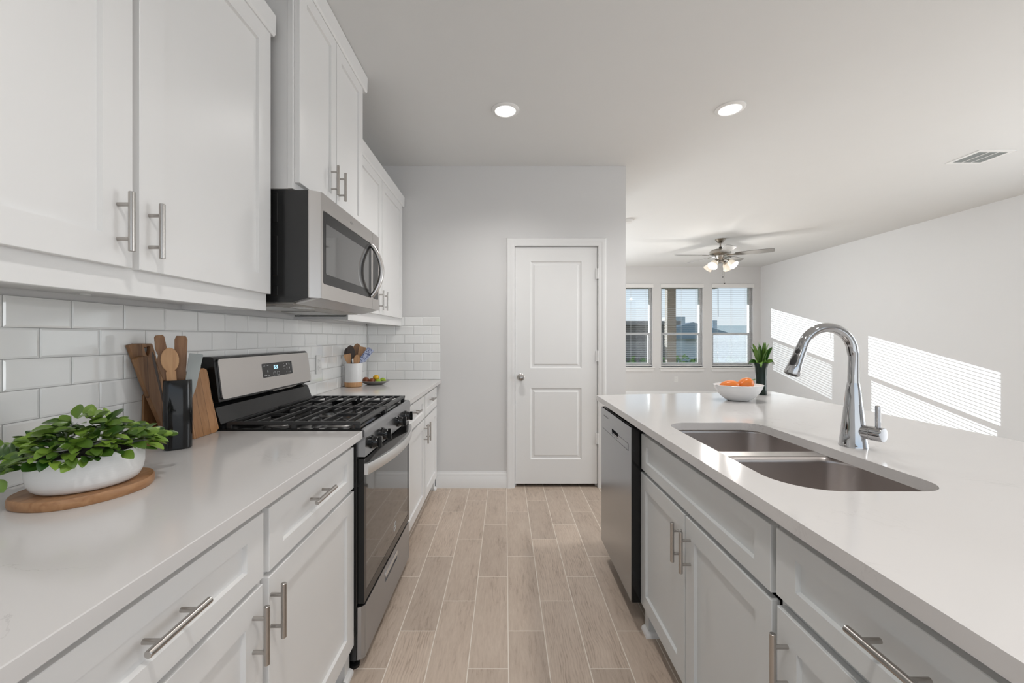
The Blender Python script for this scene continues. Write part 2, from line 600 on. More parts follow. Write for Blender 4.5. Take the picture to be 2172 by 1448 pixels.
def tag(o, label, cat, group=None, kind=None):
    o['label'] = label
    o['category'] = cat
    if group: o['group'] = group
    if kind: o['kind'] = kind
    return o


def struct(o):
    o['kind'] = 'structure'
    return o


def struct_root(name, loc):
    o = bpy.data.objects.new(name, None)
    o.empty_display_size = 0.05
    C.objects.link(o)
    o.location = loc
    o['kind'] = 'structure'
    return o


def rrect(x0, x1, y0, y1, r, n=6):
    """rounded rectangle; r is one radius or four (x0y0, x1y0, x1y1, x0y1)"""
    if isinstance(r, (int, float)): r = [r] * 4
    pts = []
    for (cx, cy, a0), rr in zip(((x0, y0, PI), (x1, y0, 1.5 * PI), (x1, y1, 0), (x0, y1, 0.5 * PI)), r):
        sx = 1 if cx == x0 else -1
        sy = 1 if cy == y0 else -1
        ox, oy = cx + sx * rr, cy + sy * rr
        for k in range(n + 1):
            a = a0 + 0.5 * PI * k / n
            pts.append((ox + rr * math.cos(a), oy + rr * math.sin(a)))
    return pts


# ---------------------------------------------------------------- room shell
struct(MB().box(XL - 0.1, XR + 0.1, YR - 0.1, YF + 0.13, -0.1, 0).build('floor', 'floor', smooth=0))
struct(MB().box(XL - 0.1, XR + 0.1, YR - 0.1, YF + 0.13, ZC, ZC + 0.1).build('ceiling', 'ceiling_paint', smooth=0))
struct(MB().box(XL - 0.12, XL, YR, YF, 0, ZC).build('wall_left', 'wall_paint', smooth=0))

# right wall with an unseen opening added behind the side fill lamp
m = MB()
m.box(XR, XR + 0.12, YR, -0.4, 0, ZC).box(XR, XR + 0.12, 3.9, YF, 0, ZC)
m.box(XR, XR + 0.12, -0.4, 3.9, 0, 0.6).box(XR, XR + 0.12, -0.4, 3.9, 2.3, ZC)
struct(m.build('wall_right', 'wall_paint', smooth=0))

m = MB()
m.box(XL - 0.12, -1.0, YR - 0.12, YR, 0, ZC).box(4.2, XR + 0.12, YR - 0.12, YR, 0, ZC)
m.box(-1.0, 4.2, YR - 0.12, YR, 2.45, ZC)  # leaves an unseen opening, added behind the rear fill lamp
struct(m.build('wall_rear', 'wall_paint', smooth=0))

# far wall of the living room: three windows, and an unseen opening added behind the far fill lamp
WIN = [(2.165, 3.024), (3.199, 4.057), (4.246, 5.085)]
WZ0, WZ1 = 0.667, 2.352
YO = YF + 0.13
m = MB()
xs = [XL, -0.95, 0.85] + [v for w in WIN for v in w] + [XR]
for i in range(0, len(xs) - 1, 2):
    m.box(xs[i], xs[i + 1], YF, YO, 0, ZC)
m.box(-0.95, 0.85, YF, YO, 2.3, ZC)
for a, b in WIN:
    m.box(a, b, YF, YO, 0, WZ0).box(a, b, YF, YO, WZ1, ZC)
struct(m.build('wall_far', 'wall_paint', smooth=0))

# pantry block behind the kitchen, with the door opening
DX0, DX1, DZ1 = 0.080, 0.788, 2.041
PX = 1.019
m = MB()
m.box(XL, DX0, YB, YB + 0.11, 0, ZC).box(DX1, PX, YB, YB + 0.11, 0, ZC).box(DX0, DX1, YB, YB + 0.11, DZ1, ZC)
m.box(PX - 0.11, PX, YB + 0.11, 4.75, 0, ZC).box(XL, PX, 4.64, 4.75, 0, ZC)
struct(m.build('wall_back', 'wall_paint', smooth=0))

# baseboards
def base_prof(h):
    return [(0, 0), (0.014, 0), (0.014, h * 0.70), (0.011, h * 0.74), (0.011, h * 0.86), (0.007, h * 0.90), (0.005, h), (0, h)]


m = MB()
for a, b in ((-0.582, 0.016), (0.866, PX + 0.014)):
    m.loft([[(a, YB - d, z) for d, z in base_prof(0.137)], [(b, YB - d, z) for d, z in base_prof(0.137)]])
m.loft([[(PX + d, YB - 0.014, z) for d, z in base_prof(0.137)], [(PX + d, 4.75, z) for d, z in base_prof(0.137)]])
struct(m.build('baseboard_back', 'trim_white'))
m = MB().loft([[(0.95, YF - d, z) for d, z in base_prof(0.174)], [(XR, YF - d, z) for d, z in base_prof(0.174)]])
struct(m.build('baseboard_far', 'trim_white'))
m = MB().loft([[(XR - d, YR, z) for d, z in base_prof(0.174)], [(XR - d, YF - 0.016, z) for d, z in base_prof(0.174)]])
struct(m.build('baseboard_right', 'trim_white'))

# ---------------------------------------------------------------- pantry door
door = struct_root('door_1', (0.434, YB, 0))
# casing: stepped profile, mitred round the opening
prof = [(0.0, 0.0), (0.0, -0.010), (0.012, -0.014), (0.030, -0.014), (0.036, -0.018), (0.058, -0.018), (0.064, -0.012), (0.068, 0.0)]
m = MB()
secs = []
for cx, cz, dx, dz in ((DX0, 0, -1, 0), (DX0, DZ1, -1, 1), (DX1, DZ1, 1, 1), (DX1, 0, 1, 0)):
    secs.append([(cx + dx * w, YB + d, cz + dz * w) for w, d in prof])
m.loft(secs)
m.build('door_casing', 'trim_white', door)
m = MB()
m.box(DX0, DX0 + 0.004, YB, YB + 0.11, 0, DZ1).box(DX1 - 0.004, DX1, YB, YB + 0.11, 0, DZ1).box(DX0, DX1, YB, YB + 0.11, DZ1 - 0.004, DZ1)
m.box(DX0 + 0.004, DX0 + 0.016, YB + 0.05, YB + 0.065, 0, DZ1).box(DX1 - 0.016, DX1 - 0.004, YB + 0.05, YB + 0.065, 0, DZ1)
m.build('door_jamb', 'trim_white', door)


def panel_face(m, u0, u1, v0, v1, panels, fn, depth, steps):
    """front face with moulded panels. fn(u,v,d). steps: list of (inset, d) for each panel."""
    bm = m.bm
    us = sorted({u0, u1} | {p[0] for p in panels} | {p[1] for p in panels})
    vs = sorted({v0, v1} | {p[2] for p in panels} | {p[3] for p in panels})
    for i in range(len(us) - 1):
        for j in range(len(vs) - 1):
            a, b, c, d = us[i], us[i + 1], vs[j], vs[j + 1]
            hole = any(a >= p[0] - 1e-6 and b <= p[1] + 1e-6 and c >= p[2] - 1e-6 and d <= p[3] + 1e-6 for p in panels)
            if not hole:
                bm.faces.new(m.ring([fn(a, c, 0), fn(b, c, 0), fn(b, d, 0), fn(a, d, 0)]))
    for p in panels:
        prev = m.ring([fn(p[0], p[2], 0), fn(p[1], p[2], 0), fn(p[1], p[3], 0), fn(p[0], p[3], 0)])
        for ins, dd in steps:
            cur = m.ring([fn(p[0] + ins, p[2] + ins, dd), fn(p[1] - ins, p[2] + ins, dd), fn(p[1] - ins, p[3] - ins, dd), fn(p[0] + ins, p[3] - ins, dd)])
            m.bridge(prev, cur)
            prev = cur
        bm.faces.new(prev)
    # sides and back
    f = m.ring([fn(u0, v0, 0), fn(u1, v0, 0), fn(u1, v1, 0), fn(u0, v1, 0)])
    k = m.ring([fn(u0, v0, -depth), fn(u1, v0, -depth), fn(u1, v1, -depth), fn(u0, v1, -depth)])
    m.bridge(f, k)
    bm.faces.new(k)
    m._tag()


m = MB()
yd = YB + 0.012
panel_face(m, DX0 + 0.007, DX1 - 0.007, 0.030, DZ1 - 0.007, [(0.216, 0.650, 1.008, 1.914), (0.216, 0.650, 0.236, 0.842)],
           lambda u, v, d: (u, yd - d, v), 0.036, [(0.010, -0.009), (0.026, -0.009), (0.036, -0.002)])
m.build('door_slab', 'trim_white', door, smooth=0)
m = MB().lathe([(0.0, 0), (0.031, 0.0), (0.031, 0.004), (0.026, 0.008), (0.012, 0.010), (0.011, 0.030), (0.018, 0.036), (0.0265, 0.046), (0.027, 0.056), (0.021, 0.065), (0.010, 0.069), (0.0, 0.07)],
               (0.135, yd, 0.932), 28, M=Matrix.Rotation(PI / 2, 3, 'X'))
m.build('door_knob', 'nickel', door)
m = MB().box(DX0 + 0.004, DX0 + 0.007, yd - 0.002, yd + 0.03, 0.900, 0.965)
m.build('strike_plate', 'nickel', door)
for hz in (1.807, 1.111, 0.414):
    m = MB().cyl((DX1 - 0.003, YB - 0.004, hz - 0.045), (DX1 - 0.003, YB - 0.004, hz + 0.045), 0.007, n=12)
    m.box(DX1 - 0.020, DX1 - 0.003, YB - 0.001, yd + 0.001, hz - 0.045, hz + 0.045)
    m.build('hinge', 'trim_white', door)

# ---------------------------------------------------------------- windows of the living room and their blinds
YW = YO - 0.02          # glass plane
for k, (a, b) in enumerate(WIN):
    w = struct_root('window_%d' % (k + 1), ((a + b) / 2, YO, WZ0))
    fw = 0.038
    fr = MB()
    y0, y1 = YO - 0.055, YO + 0.02
    fr.box(a, a + fw, y0, y1, WZ0, WZ1, 0.003).box(b - fw, b, y0, y1, WZ0, WZ1, 0.003)
    fr.box(a + fw, b - fw, y0, y1, WZ0, WZ0 + 0.05, 0.003).box(a + fw, b - fw, y0, y1, WZ1 - 0.03, WZ1, 0.003)
    fr.build('window_frame', 'trim_white', w)
    zr = 1.345
    s = MB()
    s.box(a + fw, b - fw, YO - 0.045, YO - 0.01, zr - 0.025, zr + 0.025, 0.003)
    s.box(a + fw, a + fw + 0.028, YO - 0.045, YO - 0.01, WZ0 + 0.085, zr - 0.025).box(b - fw - 0.028, b - fw, YO - 0.045, YO - 0.01, WZ0 + 0.085, zr - 0.025)
    s.box(a + fw, b - fw, YO - 0.045, YO - 0.01, WZ0 + 0.05, WZ0 + 0.085, 0.003)
    s.build('lower_sash', 'trim_white', w)
    g = MB().box(a + fw, b - fw, YW, YW + 0.004, zr, WZ1 - 0.03)
    g.box(a + fw, b - fw, YW - 0.01, YW - 0.006, WZ0 + 0.06, zr)
    g.build('glass_pane', 'window_glass', w, smooth=0)
    if k == 2:
        g = MB().box(a + fw, b - fw, YO + 0.006, YO + 0.008, WZ0 + 0.05, zr)
        g.build('insect_screen', 'insect_screen', w, smooth=0)
    # stool and apron
    st = MB().box(a - 0.045, b + 0.045, YF - 0.035, YF, WZ0 - 0.022, WZ0, 0.004)
    st.box(a, b, YF - 0.001, YO - 0.055, WZ0 - 0.004, WZ0)
    ap = [(a - 0.030, WZ0 - 0.022), (a - 0.012, WZ0 - 0.090), (b + 0.012, WZ0 - 0.090), (b + 0.030, WZ0 - 0.022)]
    st.prism(ap, lambda u, v, d: (u, d, v), YF - 0.014, YF)
    st.build('window_sill', 'trim_white', w)

blind_labels = ['white slatted blind on the window beside the kitchen wall edge',
                'white slatted blind on the middle window, behind which a brown porch post stands',
                'white slatted blind with a dark wand on the window nearest the room corner']
for k, (a, b) in enumerate(WIN):
    r = thing('window_blind', ((a + b) / 2, YF + 0.05, WZ1), blind_labels[k], 'blind', 'blinds on the living room windows')
    v = MB().box(a - 0.012, b + 0.014, YF - 0.022, YF - 0.002, 2.290, 2.368, 0.003)
    v.build('valance', 'blind_slat', r)
    hr = MB().box(a + 0.004, b - 0.004, YF + 0.022, YF + 0.072, WZ1 - 0.045, WZ1, 0.002)
    hr.build('headrail', 'blind_slat', r)
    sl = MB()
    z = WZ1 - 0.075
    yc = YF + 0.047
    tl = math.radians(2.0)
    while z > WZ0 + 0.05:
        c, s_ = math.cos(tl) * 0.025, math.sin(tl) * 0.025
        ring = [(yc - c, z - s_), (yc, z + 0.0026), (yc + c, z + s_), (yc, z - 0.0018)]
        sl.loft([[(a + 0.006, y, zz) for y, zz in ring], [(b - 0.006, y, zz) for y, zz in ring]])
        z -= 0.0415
    sl.build('slats', 'blind_slat_shaded', r)
    br = MB().box(a + 0.006, b - 0.006, yc - 0.025, yc + 0.025, WZ0 + 0.018, WZ0 + 0.034, 0.003)
    br.build('bottom_rail', 'blind_slat', r)
    cd = MB()
    for u in (a + 0.12, (a + b) / 2, b - 0.12):
        for yy in (yc - 0.027, yc + 0.027):
            cd.cyl((u, yy, WZ0 + 0.03), (u, yy, WZ1 - 0.04), 0.0011, n=6)
    cd.build('ladder_cord', 'cord', r)
    if k == 2:
        wd = MB().cyl((a + 0.13, YF + 0.012, 1.70), (a + 0.13, YF + 0.016, 2.31), 0.005, n=8)
        wd.build('tilt_wand', 'wand', r)

# ---------------------------------------------------------------- outlets, vent, detector, downlights


def wall_outlet(loc, axis, label):
    r = thing('wall_outlet', loc, label, 'outlet')
    x, y, z = loc

    def f(u, v, d):
        return (x + d, y + u, z + v) if axis == 'X' else (x + u, y - d, z + v)
    m = MB().prism(rrect(-0.037, 0.037, -0.058, 0.058, 0.006), f, 0.0, 0.006)
    m.build('cover_plate', 'plastic_white', r)
    for s in (-0.021, 0.021):
        m = MB().prism(rrect(-0.017, 0.017, s - 0.014, s + 0.014, 0.012), f, 0.006, 0.008)
        m.mi = 1
        m.prism(rrect(-0.008, -0.006, s - 0.004, s + 0.005, 0.0005, 2), f, 0.008, 0.0083)
        m.prism(rrect(0.006, 0.008, s - 0.004, s + 0.005, 0.0005, 2), f, 0.008, 0.0083)
        m.build('socket', ['plastic_white', 'vent_dark'], r)
    return r


wall_outlet((XL + 0.009, 2.57, 1.100), 'X', 'white outlet on the tiled wall to the right of the range control panel')
wall_outlet((3.507, YF, 0.416), 'Y', 'white outlet on the far wall below the middle window')

# ceiling register
r = thing('air_vent', (3.80, 3.315, ZC), 'white rectangular air vent with three louvred bays in the ceiling', 'vent')
vx0, vx1, vy0, vy1 = 3.66, 3.95, 3.19, 3.44
m = MB().prism_holes([(vx0, vy0), (vx1, vy0), (vx1, vy1), (vx0, vy1)],
                     [[(vx0 + 0.03, vy0 + 0.03), (vx1 - 0.03, vy0 + 0.03), (vx1 - 0.03, vy1 - 0.03), (vx0 + 0.03, vy1 - 0.03)]],
                     lambda a, b, d: (a, b, ZC - d), 0.0, 0.006)
m.build('vent_frame', 'plastic_white', r)
m = MB().box(vx0 + 0.028, vx1 - 0.028, vy0 + 0.028, vy1 - 0.028, ZC - 0.0012, ZC)
m.build('vent_back', 'vent_dark', r)
for xx in (vx0 + 0.108, vx0 + 0.182):
    MB().box(xx - 0.004, xx + 0.004, vy0 + 0.03, vy1 - 0.03, ZC - 0.007, ZC - 0.001).build('divider', 'plastic_white', r)
m = MB()
yy = vy0 + 0.036
while yy < vy1 - 0.034:
    m.box(vx0 + 0.03, vx1 - 0.03, yy, yy + 0.0035, ZC - 0.006, ZC - 0.001)
    yy += 0.0085
m.build('louvres', 'stone_grey', r)

m = MB().lathe([(0.072, 0), (0.072, -0.012), (0.066, -0.026), (0.055, -0.036), (0.020, -0.040), (0.0001, -0.040)], (1.508, 5.10, ZC), 32, cap0=True)
tag(m.build('smoke_detector', 'plastic_white'), 'small white round smoke detector on the ceiling at the kitchen wall edge', 'smoke detector')

def ceiling_spot(loc, parent=None):
    d = bpy.data.lights.new('downlight_or_fill', 'SPOT')
    d.energy = 46
    d.spot_size = math.radians(145)
    d.spot_blend = 1.0
    d.shadow_soft_size = 0.065
    d.color = (1.0, 0.98, 0.955)
    o = bpy.data.objects.new('downlight_or_fill', d)
    C.objects.link(o)
    o.parent = parent
    o.location = loc


for (lx, ly, lab) in ((0.003, 2.632, 'recessed round ceiling light above the aisle in front of the pantry door'),
                      (1.424, 2.615, 'recessed round ceiling light above the far end of the island')):
    r = thing('recessed_light', (lx, ly, ZC), lab, 'ceiling light', 'recessed kitchen lights')
    MB().lathe([(0.090, 0.0), (0.089, -0.004), (0.080, -0.009), (0.068, -0.011), (0.0655, -0.009), (0.064, 0.0)], (lx, ly, ZC), 40).build('trim_ring', 'plastic_white', r)
    MB().lathe([(0.0001, -0.006), (0.062, -0.006), (0.0655, -0.003)], (lx, ly, ZC), 40).build('lens', 'lens_glow', r)
    ceiling_spot((0, 0, -0.05), r)
# unseen spots without fixtures, added to brighten the counters and floor
for lx, ly in ((0.003, 0.15), (1.424, 0.15), (0.003, -1.9), (1.424, -1.9)):
    ceiling_spot((lx, ly, ZC - 0.05))

# ---------------------------------------------------------------- tiled backsplash
TP, TL = 0.0753, 0.1524


def tiles(m, fn, u0, u1, v0, nrows, joint, skip=None):
    """fn(u,v,d); joint: position of one vertical joint on odd rows"""
    g = 0.0009
    for k in range(nrows):
        v = v0 + k * TP
        j0 = joint + (0 if k % 2 else TL / 2)
        n0 = math.floor((u0 - j0) / TL)
        u = j0 + n0 * TL
        while u < u1:
            a, b = max(u, u0) + g, min(u + TL, u1) - g
            c, d = v + g, v + TP - g
            if b - a > 0.006:
                e = min(0.005, (b - a) / 3)
                lo = m.ring([fn(a, c, 0.002), fn(b, c, 0.002), fn(b, d, 0.002), fn(a, d, 0.002)])
                mid = m.ring([fn(a, c, 0.0070), fn(b, c, 0.0070), fn(b, d, 0.0070), fn(a, d, 0.0070)])
                hi = m.ring([fn(a + e, c + e, 0.0082), fn(b - e, c + e, 0.0082), fn(b - e, d - e, 0.0082), fn(a + e, d - e, 0.0082)])
                m.bridge(lo, mid)
                m.bridge(mid, hi)
                m.bm.faces.new(hi)
            u += TL
    m._tag()


m = MB()
m.mi = 1
m.box(XL + 0.0002, XL + 0.0055, 0.30, YB - 0.0002, 0.9145, 0.914 + 6 * TP)
m.mi = 0
tiles(m, lambda u, v, d: (XL + d, u, v), 0.30, YB - 0.0005, 0.914, 6, 1.109)
tag(m.build('tile_backsplash', ['tile_white', 'grout'], smooth=0), 'long glossy white subway tile backsplash on the wall behind the range', 'backsplash', 'subway tile backsplashes')
m = MB()
m.mi = 1
m.box(XL + 0.0088, -0.545, YB - 0.0055, YB - 0.0002, 0.9145, 0.914 + 7 * TP)
m.mi = 0
tiles(m, lambda u, v, d: (u, YB - d, v), XL + 0.0088, -0.545, 0.914, 7, -0.9227)
tag(m.build('tile_backsplash', ['tile_white', 'grout'], smooth=0), 'short white subway tile return on the pantry wall at the end of the far counter', 'backsplash', 'subway tile backsplashes')


# ---------------------------------------------------------------- cabinets
def shaker(m, xf, side, y0, y1, z0, z1, st=0.058, rl=None, th=0.019, rec=0.010):
    """shaker front: frame and recessed flat panel. side +1 faces +X."""
    rl = st if rl is None else rl
    fn = lambda u, v, d: (xf + side * d, u, v)
    bm = m.bm
    e = 0.0012
    o0 = m.ring([fn(y0, z0, -th), fn(y1, z0, -th), fn(y1, z1, -th), fn(y0, z1, -th)])
    o1 = m.ring([fn(y0, z0, -e), fn(y1, z0, -e), fn(y1, z1, -e), fn(y0, z1, -e)])
    o2 = m.ring([fn(y0 + e, z0 + e, 0), fn(y1 - e, z0 + e, 0), fn(y1 - e, z1 - e, 0), fn(y0 + e, z1 - e, 0)])
    i0 = m.ring([fn(y0 + st, z0 + rl, 0), fn(y1 - st, z0 + rl, 0), fn(y1 - st, z1 - rl, 0), fn(y0 + st, z1 - rl, 0)])
    b = 0.002
    i1 = m.ring([fn(y0 + st + b, z0 + rl + b, -rec), fn(y1 - st - b, z0 + rl + b, -rec), fn(y1 - st - b, z1 - rl - b, -rec), fn(y0 + st + b, z1 - rl - b, -rec)])
    bm.faces.new(o0)
    for a, c in ((o0, o1), (o1, o2), (o2, i0), (i0, i1)): m.bridge(a, c)
    bm.faces.new(i1)
    m._tag()


def bar_pull(parent, xf, side, yc, zc, vertical, length=0.132, mat_='nickel', xb=0.031, r=0.0063):
    m = MB()
    h = length / 2
    s = 0.038
    if vertical:
        a, b = (xf + side * xb, yc, zc - h), (xf + side * xb, yc, zc + h)
        posts = [(yc, zc - s), (yc, zc + s)]
    else:
        a, b = (xf + side * xb, yc - h, zc), (xf + side * xb, yc + h, zc)
        posts = [(yc - s, zc), (yc + s, zc)]
    A, B = Vector(a), Vector(b)
    t = (B - A).normalized() * 0.001
    m.tube([A, A + t, B - t, B], [r - 0.001, r, r, r - 0.001], 18)
    for y, z in posts:
        m.cyl((xf, y, z), (xf + side * xb, y, z), 0.0045, n=12)
    return m.build('handle', mat_, parent)


def front(kind, root, xf, side, y0, y1, z0, z1, mat_, handle=None, st=0.058, rl=None):
    m = MB()
    shaker(m, xf, side, y0, y1, z0, z1, st, rl)
    o = m.build(kind, mat_, root, smooth=0)
    if handle:
        bar_pull(o, xf, side, *handle)
    return o


def base_carcass(root, side, xfr, xb, y0, y1, mat_, toe=True, ztop=0.884, posts=(True, True), hollow=False):
    """face frame plane xfr, back xb; 10 cm recessed toe kick between end posts that reach the floor"""
    m = MB()
    s = side
    inn = xfr - s * 0.018
    if hollow:
        m.box(inn, xb, y0, y0 + 0.016, 0.10, ztop).box(inn, xb, y1 - 0.016, y1, 0.10, ztop)
        m.box(inn, xb, y0 + 0.016, y1 - 0.016, 0.10, 0.116).box(xb, xb + s * 0.012, y0 + 0.016, y1 - 0.016, 0.116, ztop)
        fr = 0.038
        m.box(xfr, inn, y0, y1, ztop - 0.028, ztop).box(xfr, inn, y0, y1, 0.10, 0.135).box(xfr, inn, y0, y1, 0.672, 0.715)
        m.box(xfr, inn, y0, y0 + fr, 0.135, ztop - 0.028).box(xfr, inn, y1 - fr, y1, 0.135, ztop - 0.028)
    else:
        m.box(xfr, xb, y0, y1, 0.10, ztop)
    m.box(xfr - s * 0.065, xb, y0, y1, 0.0, 0.10)
    if posts[0]: m.box(xfr, xfr - s * 0.065, y0, y0 + 0.045, 0.0, 0.10)
    if posts[1]: m.box(xfr, xfr - s * 0.065, y1 - 0.045, y1, 0.0, 0.10)
    return m.build('cabinet_body', mat_, root, smooth=0)


def shoe_moulding(root, side, xfr, y0, y1, mat_):
    m = MB()
    q = [(0, 0), (0.016, 0), (0.0155, 0.006), (0.013, 0.012), (0.008, 0.016), (0, 0.019)]
    m.loft([[(xfr + side * d, y0, z) for d, z in q], [(xfr + side * d, y1, z) for d, z in q]])
    return m.build('shoe_moulding', mat_, root)


WF, WFR, WBK = -0.567, -0.587, -1.160      # white base run: door face, frame plane, back
r = thing('base_cabinet', (-0.87, 0.975, 0), 'long white base cabinet under the near counter with the potted plant', 'cabinet', 'white base cabinets along the left wall')
base_carcass(r, 1, WFR, WBK, 0.385, 1.560, 'cabinet_white', posts=(False, True))
shoe_moulding(r, 1, WFR, 1.500, 1.562, 'cabinet_white')
front('drawer', r, WF, 1, 0.405, 0.972, 0.703, 0.856, 'cabinet_white', (0.686, 0.790, False), 0.062, 0.044)
front('drawer', r, WF, 1, 0.995, 1.550, 0.703, 0.856, 'cabinet_white', (1.245, 0.795, False), 0.062, 0.044)
front('door', r, WF, 1, 0.405, 0.968, 0.112, 0.690, 'cabinet_white', (0.931, 0.596, True), 0.064)
front('door', r, WF, 1, 0.993, 1.552, 0.112, 0.690, 'cabinet_white', (1.002, 0.606, True), 0.064)

r = thing('base_cabinet', (-0.87, 2.905, 0), 'white base cabinet in the far corner between the range and the pantry wall', 'cabinet', 'white base cabinets along the left wall')
base_carcass(r, 1, WFR, WBK, 2.335, 3.472, 'cabinet_white', posts=(False, True))
shoe_moulding(r, 1, WFR, 3.41, 3.472, 'cabinet_white')
front('drawer', r, WF, 1, 2.350, 2.925, 0.703, 0.856, 'cabinet_white', (2.60, 0.800, False), 0.060, 0.044)
front('drawer', r, WF, 1, 2.945, 3.440, 0.703, 0.856, 'cabinet_white', (3.15, 0.800, False), 0.060, 0.044)
front('door', r, WF, 1, 2.350, 2.925, 0.112, 0.690, 'cabinet_white', (2.889, 0.594, True), 0.060)
front('door', r, WF, 1, 2.945, 3.440, 0.112, 0.690, 'cabinet_white', (2.975, 0.594, True), 0.060)

# counters on the left
def slab(poly, z0, z1, holes=None):
    m = MB()
    if holes: m.prism_holes(poly, holes, lambda a, b, d: (a, b, d), z0, z1)
    else: m.prism(poly, lambda a, b, d: (a, b, d), z0, z1)
    return m


CT = 0.914
xe = -0.538
m = MB().box(XL + 0.002, xe, 0.36, 1.563, 0.8845, CT, 0.0015)
tag(m.build('countertop', 'quartz', smooth=0), 'near white quartz countertop carrying the potted plant and utensil holder', 'countertop')
m = MB().box(XL + 0.002, xe, 2.327, YB - 0.002, 0.8845, CT, 0.0015)
tag(m.build('countertop', 'quartz', smooth=0), 'far white quartz countertop between the range and the pantry wall', 'countertop')

# wall cabinets
UF, UFR = -0.854, -0.873
r = thing('wall_cabinet', (-1.02, 0.96, 1.364), 'large white wall cabinet with two doors above the potted plant', 'cabinet', 'white wall cabinets')
m = MB()
m.box(XL + 0.001, UFR - 0.012, 0.395, 1.512, 1.384, 2.43)
m.box(UFR - 0.018, UFR, 0.395, 1.512, 1.364, 2.43, 0.001)
m.box(XL + 0.001, UFR - 0.018, 0.395, 0.413, 1.368, 2.43).box(XL + 0.001, UFR - 0.018, 1.496, 1.512, 1.368, 2.43)
m.build('cabinet_body', 'cabinet_white', r, smooth=0)
front('door', r, UF, 1, 0.408, 0.949, 1.425, 2.372, 'cabinet_white', (0.912, 1.522, True), 0.072, 0.066)
front('door', r, UF, 1, 0.967, 1.508, 1.425, 2.372, 'cabinet_white', (0.993, 1.521, True), 0.072, 0.066)
m = MB().loft([[(x, y, z) for x, z in ((UFR, 2.372), (UF + 0.004, 2.372), (UF + 0.010, 2.380), (UF + 0.012, 2.448), (UFR, 2.448))] for y in (0.39, 1.522)])
m.build('crown_moulding', 'cabinet_white', r, smooth=0)
m = MB().lathe([(0.0001, -0.004), (0.011, -0.004), (0.0125, -0.002), (0.0125, 0.0)], (-1.13, 1.115, 1.384), 20)
m.build('screw_cap', 'plastic_white', r)

r = thing('wall_cabinet', (-0.98, 1.92, 1.826), 'tall white wall cabinet reaching the ceiling above the microwave', 'cabinet', 'white wall cabinets')
OF, OFR = -0.775, -0.795
m = MB()
m.box(XL + 0.001, OFR - 0.020, 1.552, 2.297, 1.826, 2.705)
m.box(OFR - 0.020, OFR, 1.549, 2.299, 1.826, 2.705, 0.001)
m.build('cabinet_body', 'cabinet_white', r, smooth=0)
front('door', r, OF, 1, 1.562, 1.901, 1.852, 2.625, 'cabinet_white', (1.846, 1.968, True), 0.056)
front('door', r, OF, 1, 1.907, 2.254, 1.852, 2.625, 'cabinet_white', (1.930, 1.968, True), 0.056)
m = MB().loft([[(x, y, z) for x, z in ((OFR, 2.626), (OF + 0.002, 2.626), (OF + 0.008, 2.634), (OF + 0.010, 2.712), (OFR, 2.712))] for y in (1.54, 2.305)])
m.build('crown_moulding', 'cabinet_white', r, smooth=0)

r = thing('wall_cabinet', (-1.02, 2.89, 1.364), 'white wall cabinet in the far corner beyond the microwave', 'cabinet', 'white wall cabinets')
m = MB()
m.box(XL + 0.001, UFR - 0.012, 2.302, 3.480, 1.384, 2.43)
m.box(UFR - 0.018, UFR, 2.302, 3.480, 1.364, 2.43, 0.001)
m.box(XL + 0.001, UFR - 0.018, 2.302, 2.320, 1.368, 1.39)
m.build('cabinet_body', 'cabinet_white', r, smooth=0)
front('door', r, UF, 1, 2.325, 2.872, 1.425, 2.362, 'cabinet_white', (2.805, 1.520, True), 0.060)
front('door', r, UF, 1, 2.880, 3.440, 1.425, 2.362, 'cabinet_white', (2.900, 1.520, True), 0.060)
m = MB().loft([[(x, y, z) for x, z in ((UFR, 2.362), (UF + 0.002, 2.362), (UF + 0.008, 2.370), (UF + 0.010, 2.445), (UFR, 2.445))] for y in (2.302, 3.480)])
m.build('crown_moulding', 'cabinet_white', r, smooth=0)

# ---------------------------------------------------------------- microwave
r = thing('microwave', (-0.94, 1.925, 1.40), 'stainless over-the-range microwave hung under the tall white cabinet', 'microwave')
MY0, MY1 = 1.556, 2.296
m = MB()
side = [(XL + 0.012, 1.404), (-0.800, 1.400), (-0.740, 1.416), (-0.740, 1.822), (XL + 0.012, 1.822)]
m.prism(side, lambda a, b, d: (a, d, b), MY0, MY1)
for z0, z1 in ((1.700, 1.812), (1.500, 1.650), (1.425, 1.462)):
    m.box(-0.875, -0.855, MY0 - 0.0025, MY0, z0, z1, 0.001)
    m.box(-0.897, -0.880, MY0 - 0.0012, MY0, z0, z1)
m.build('microwave_body', 'black_enamel', r, smooth=20)
m = MB()
fn = lambda u, v, d: (-0.700 + d, u, v)
sp = 2.186
# door frame: bevelled near edge, window opening
outer = [(MY0 + 0.006, 1.415), (sp, 1.415), (sp, 1.822), (MY0 + 0.006, 1.822)]
hole = rrect(1.590, 2.166, 1.474, 1.757, 0.012, 5)
m.prism_holes([(1.578, 1.417), (sp, 1.417), (sp, 1.822), (1.578, 1.822)], [hole], fn, -0.036, 0.0)
m.loft([[(-0.740, MY0 - 0.001, z), (-0.736, MY0 - 0.001, z), (-0.702, 1.5775, z), (-0.740, 1.5775, z)] for z in (1.417, 1.822)])
o_door = m.build('microwave_door', 'steel', r, smooth=25)
m = MB().prism(hole, fn, -0.020, -0.002)
m.build('door_glass', 'microwave_glass', o_door, smooth=0)
m = MB().prism(rrect(1.620, 2.130, 1.515, 1.712, 0.006, 4), fn, -0.002, -0.0012)
m.build('viewing_window', 'microwave_window', o_door, smooth=0)
m = MB()
m.prism_holes([(sp + 0.002, 1.417), (MY1, 1.417), (MY1, 1.822), (sp + 0.002, 1.822)], [rrect(sp + 0.008, MY1 - 0.014, 1.474, 1.757, 0.010, 4)], fn, -0.036, 0.0)
m.mi = 1
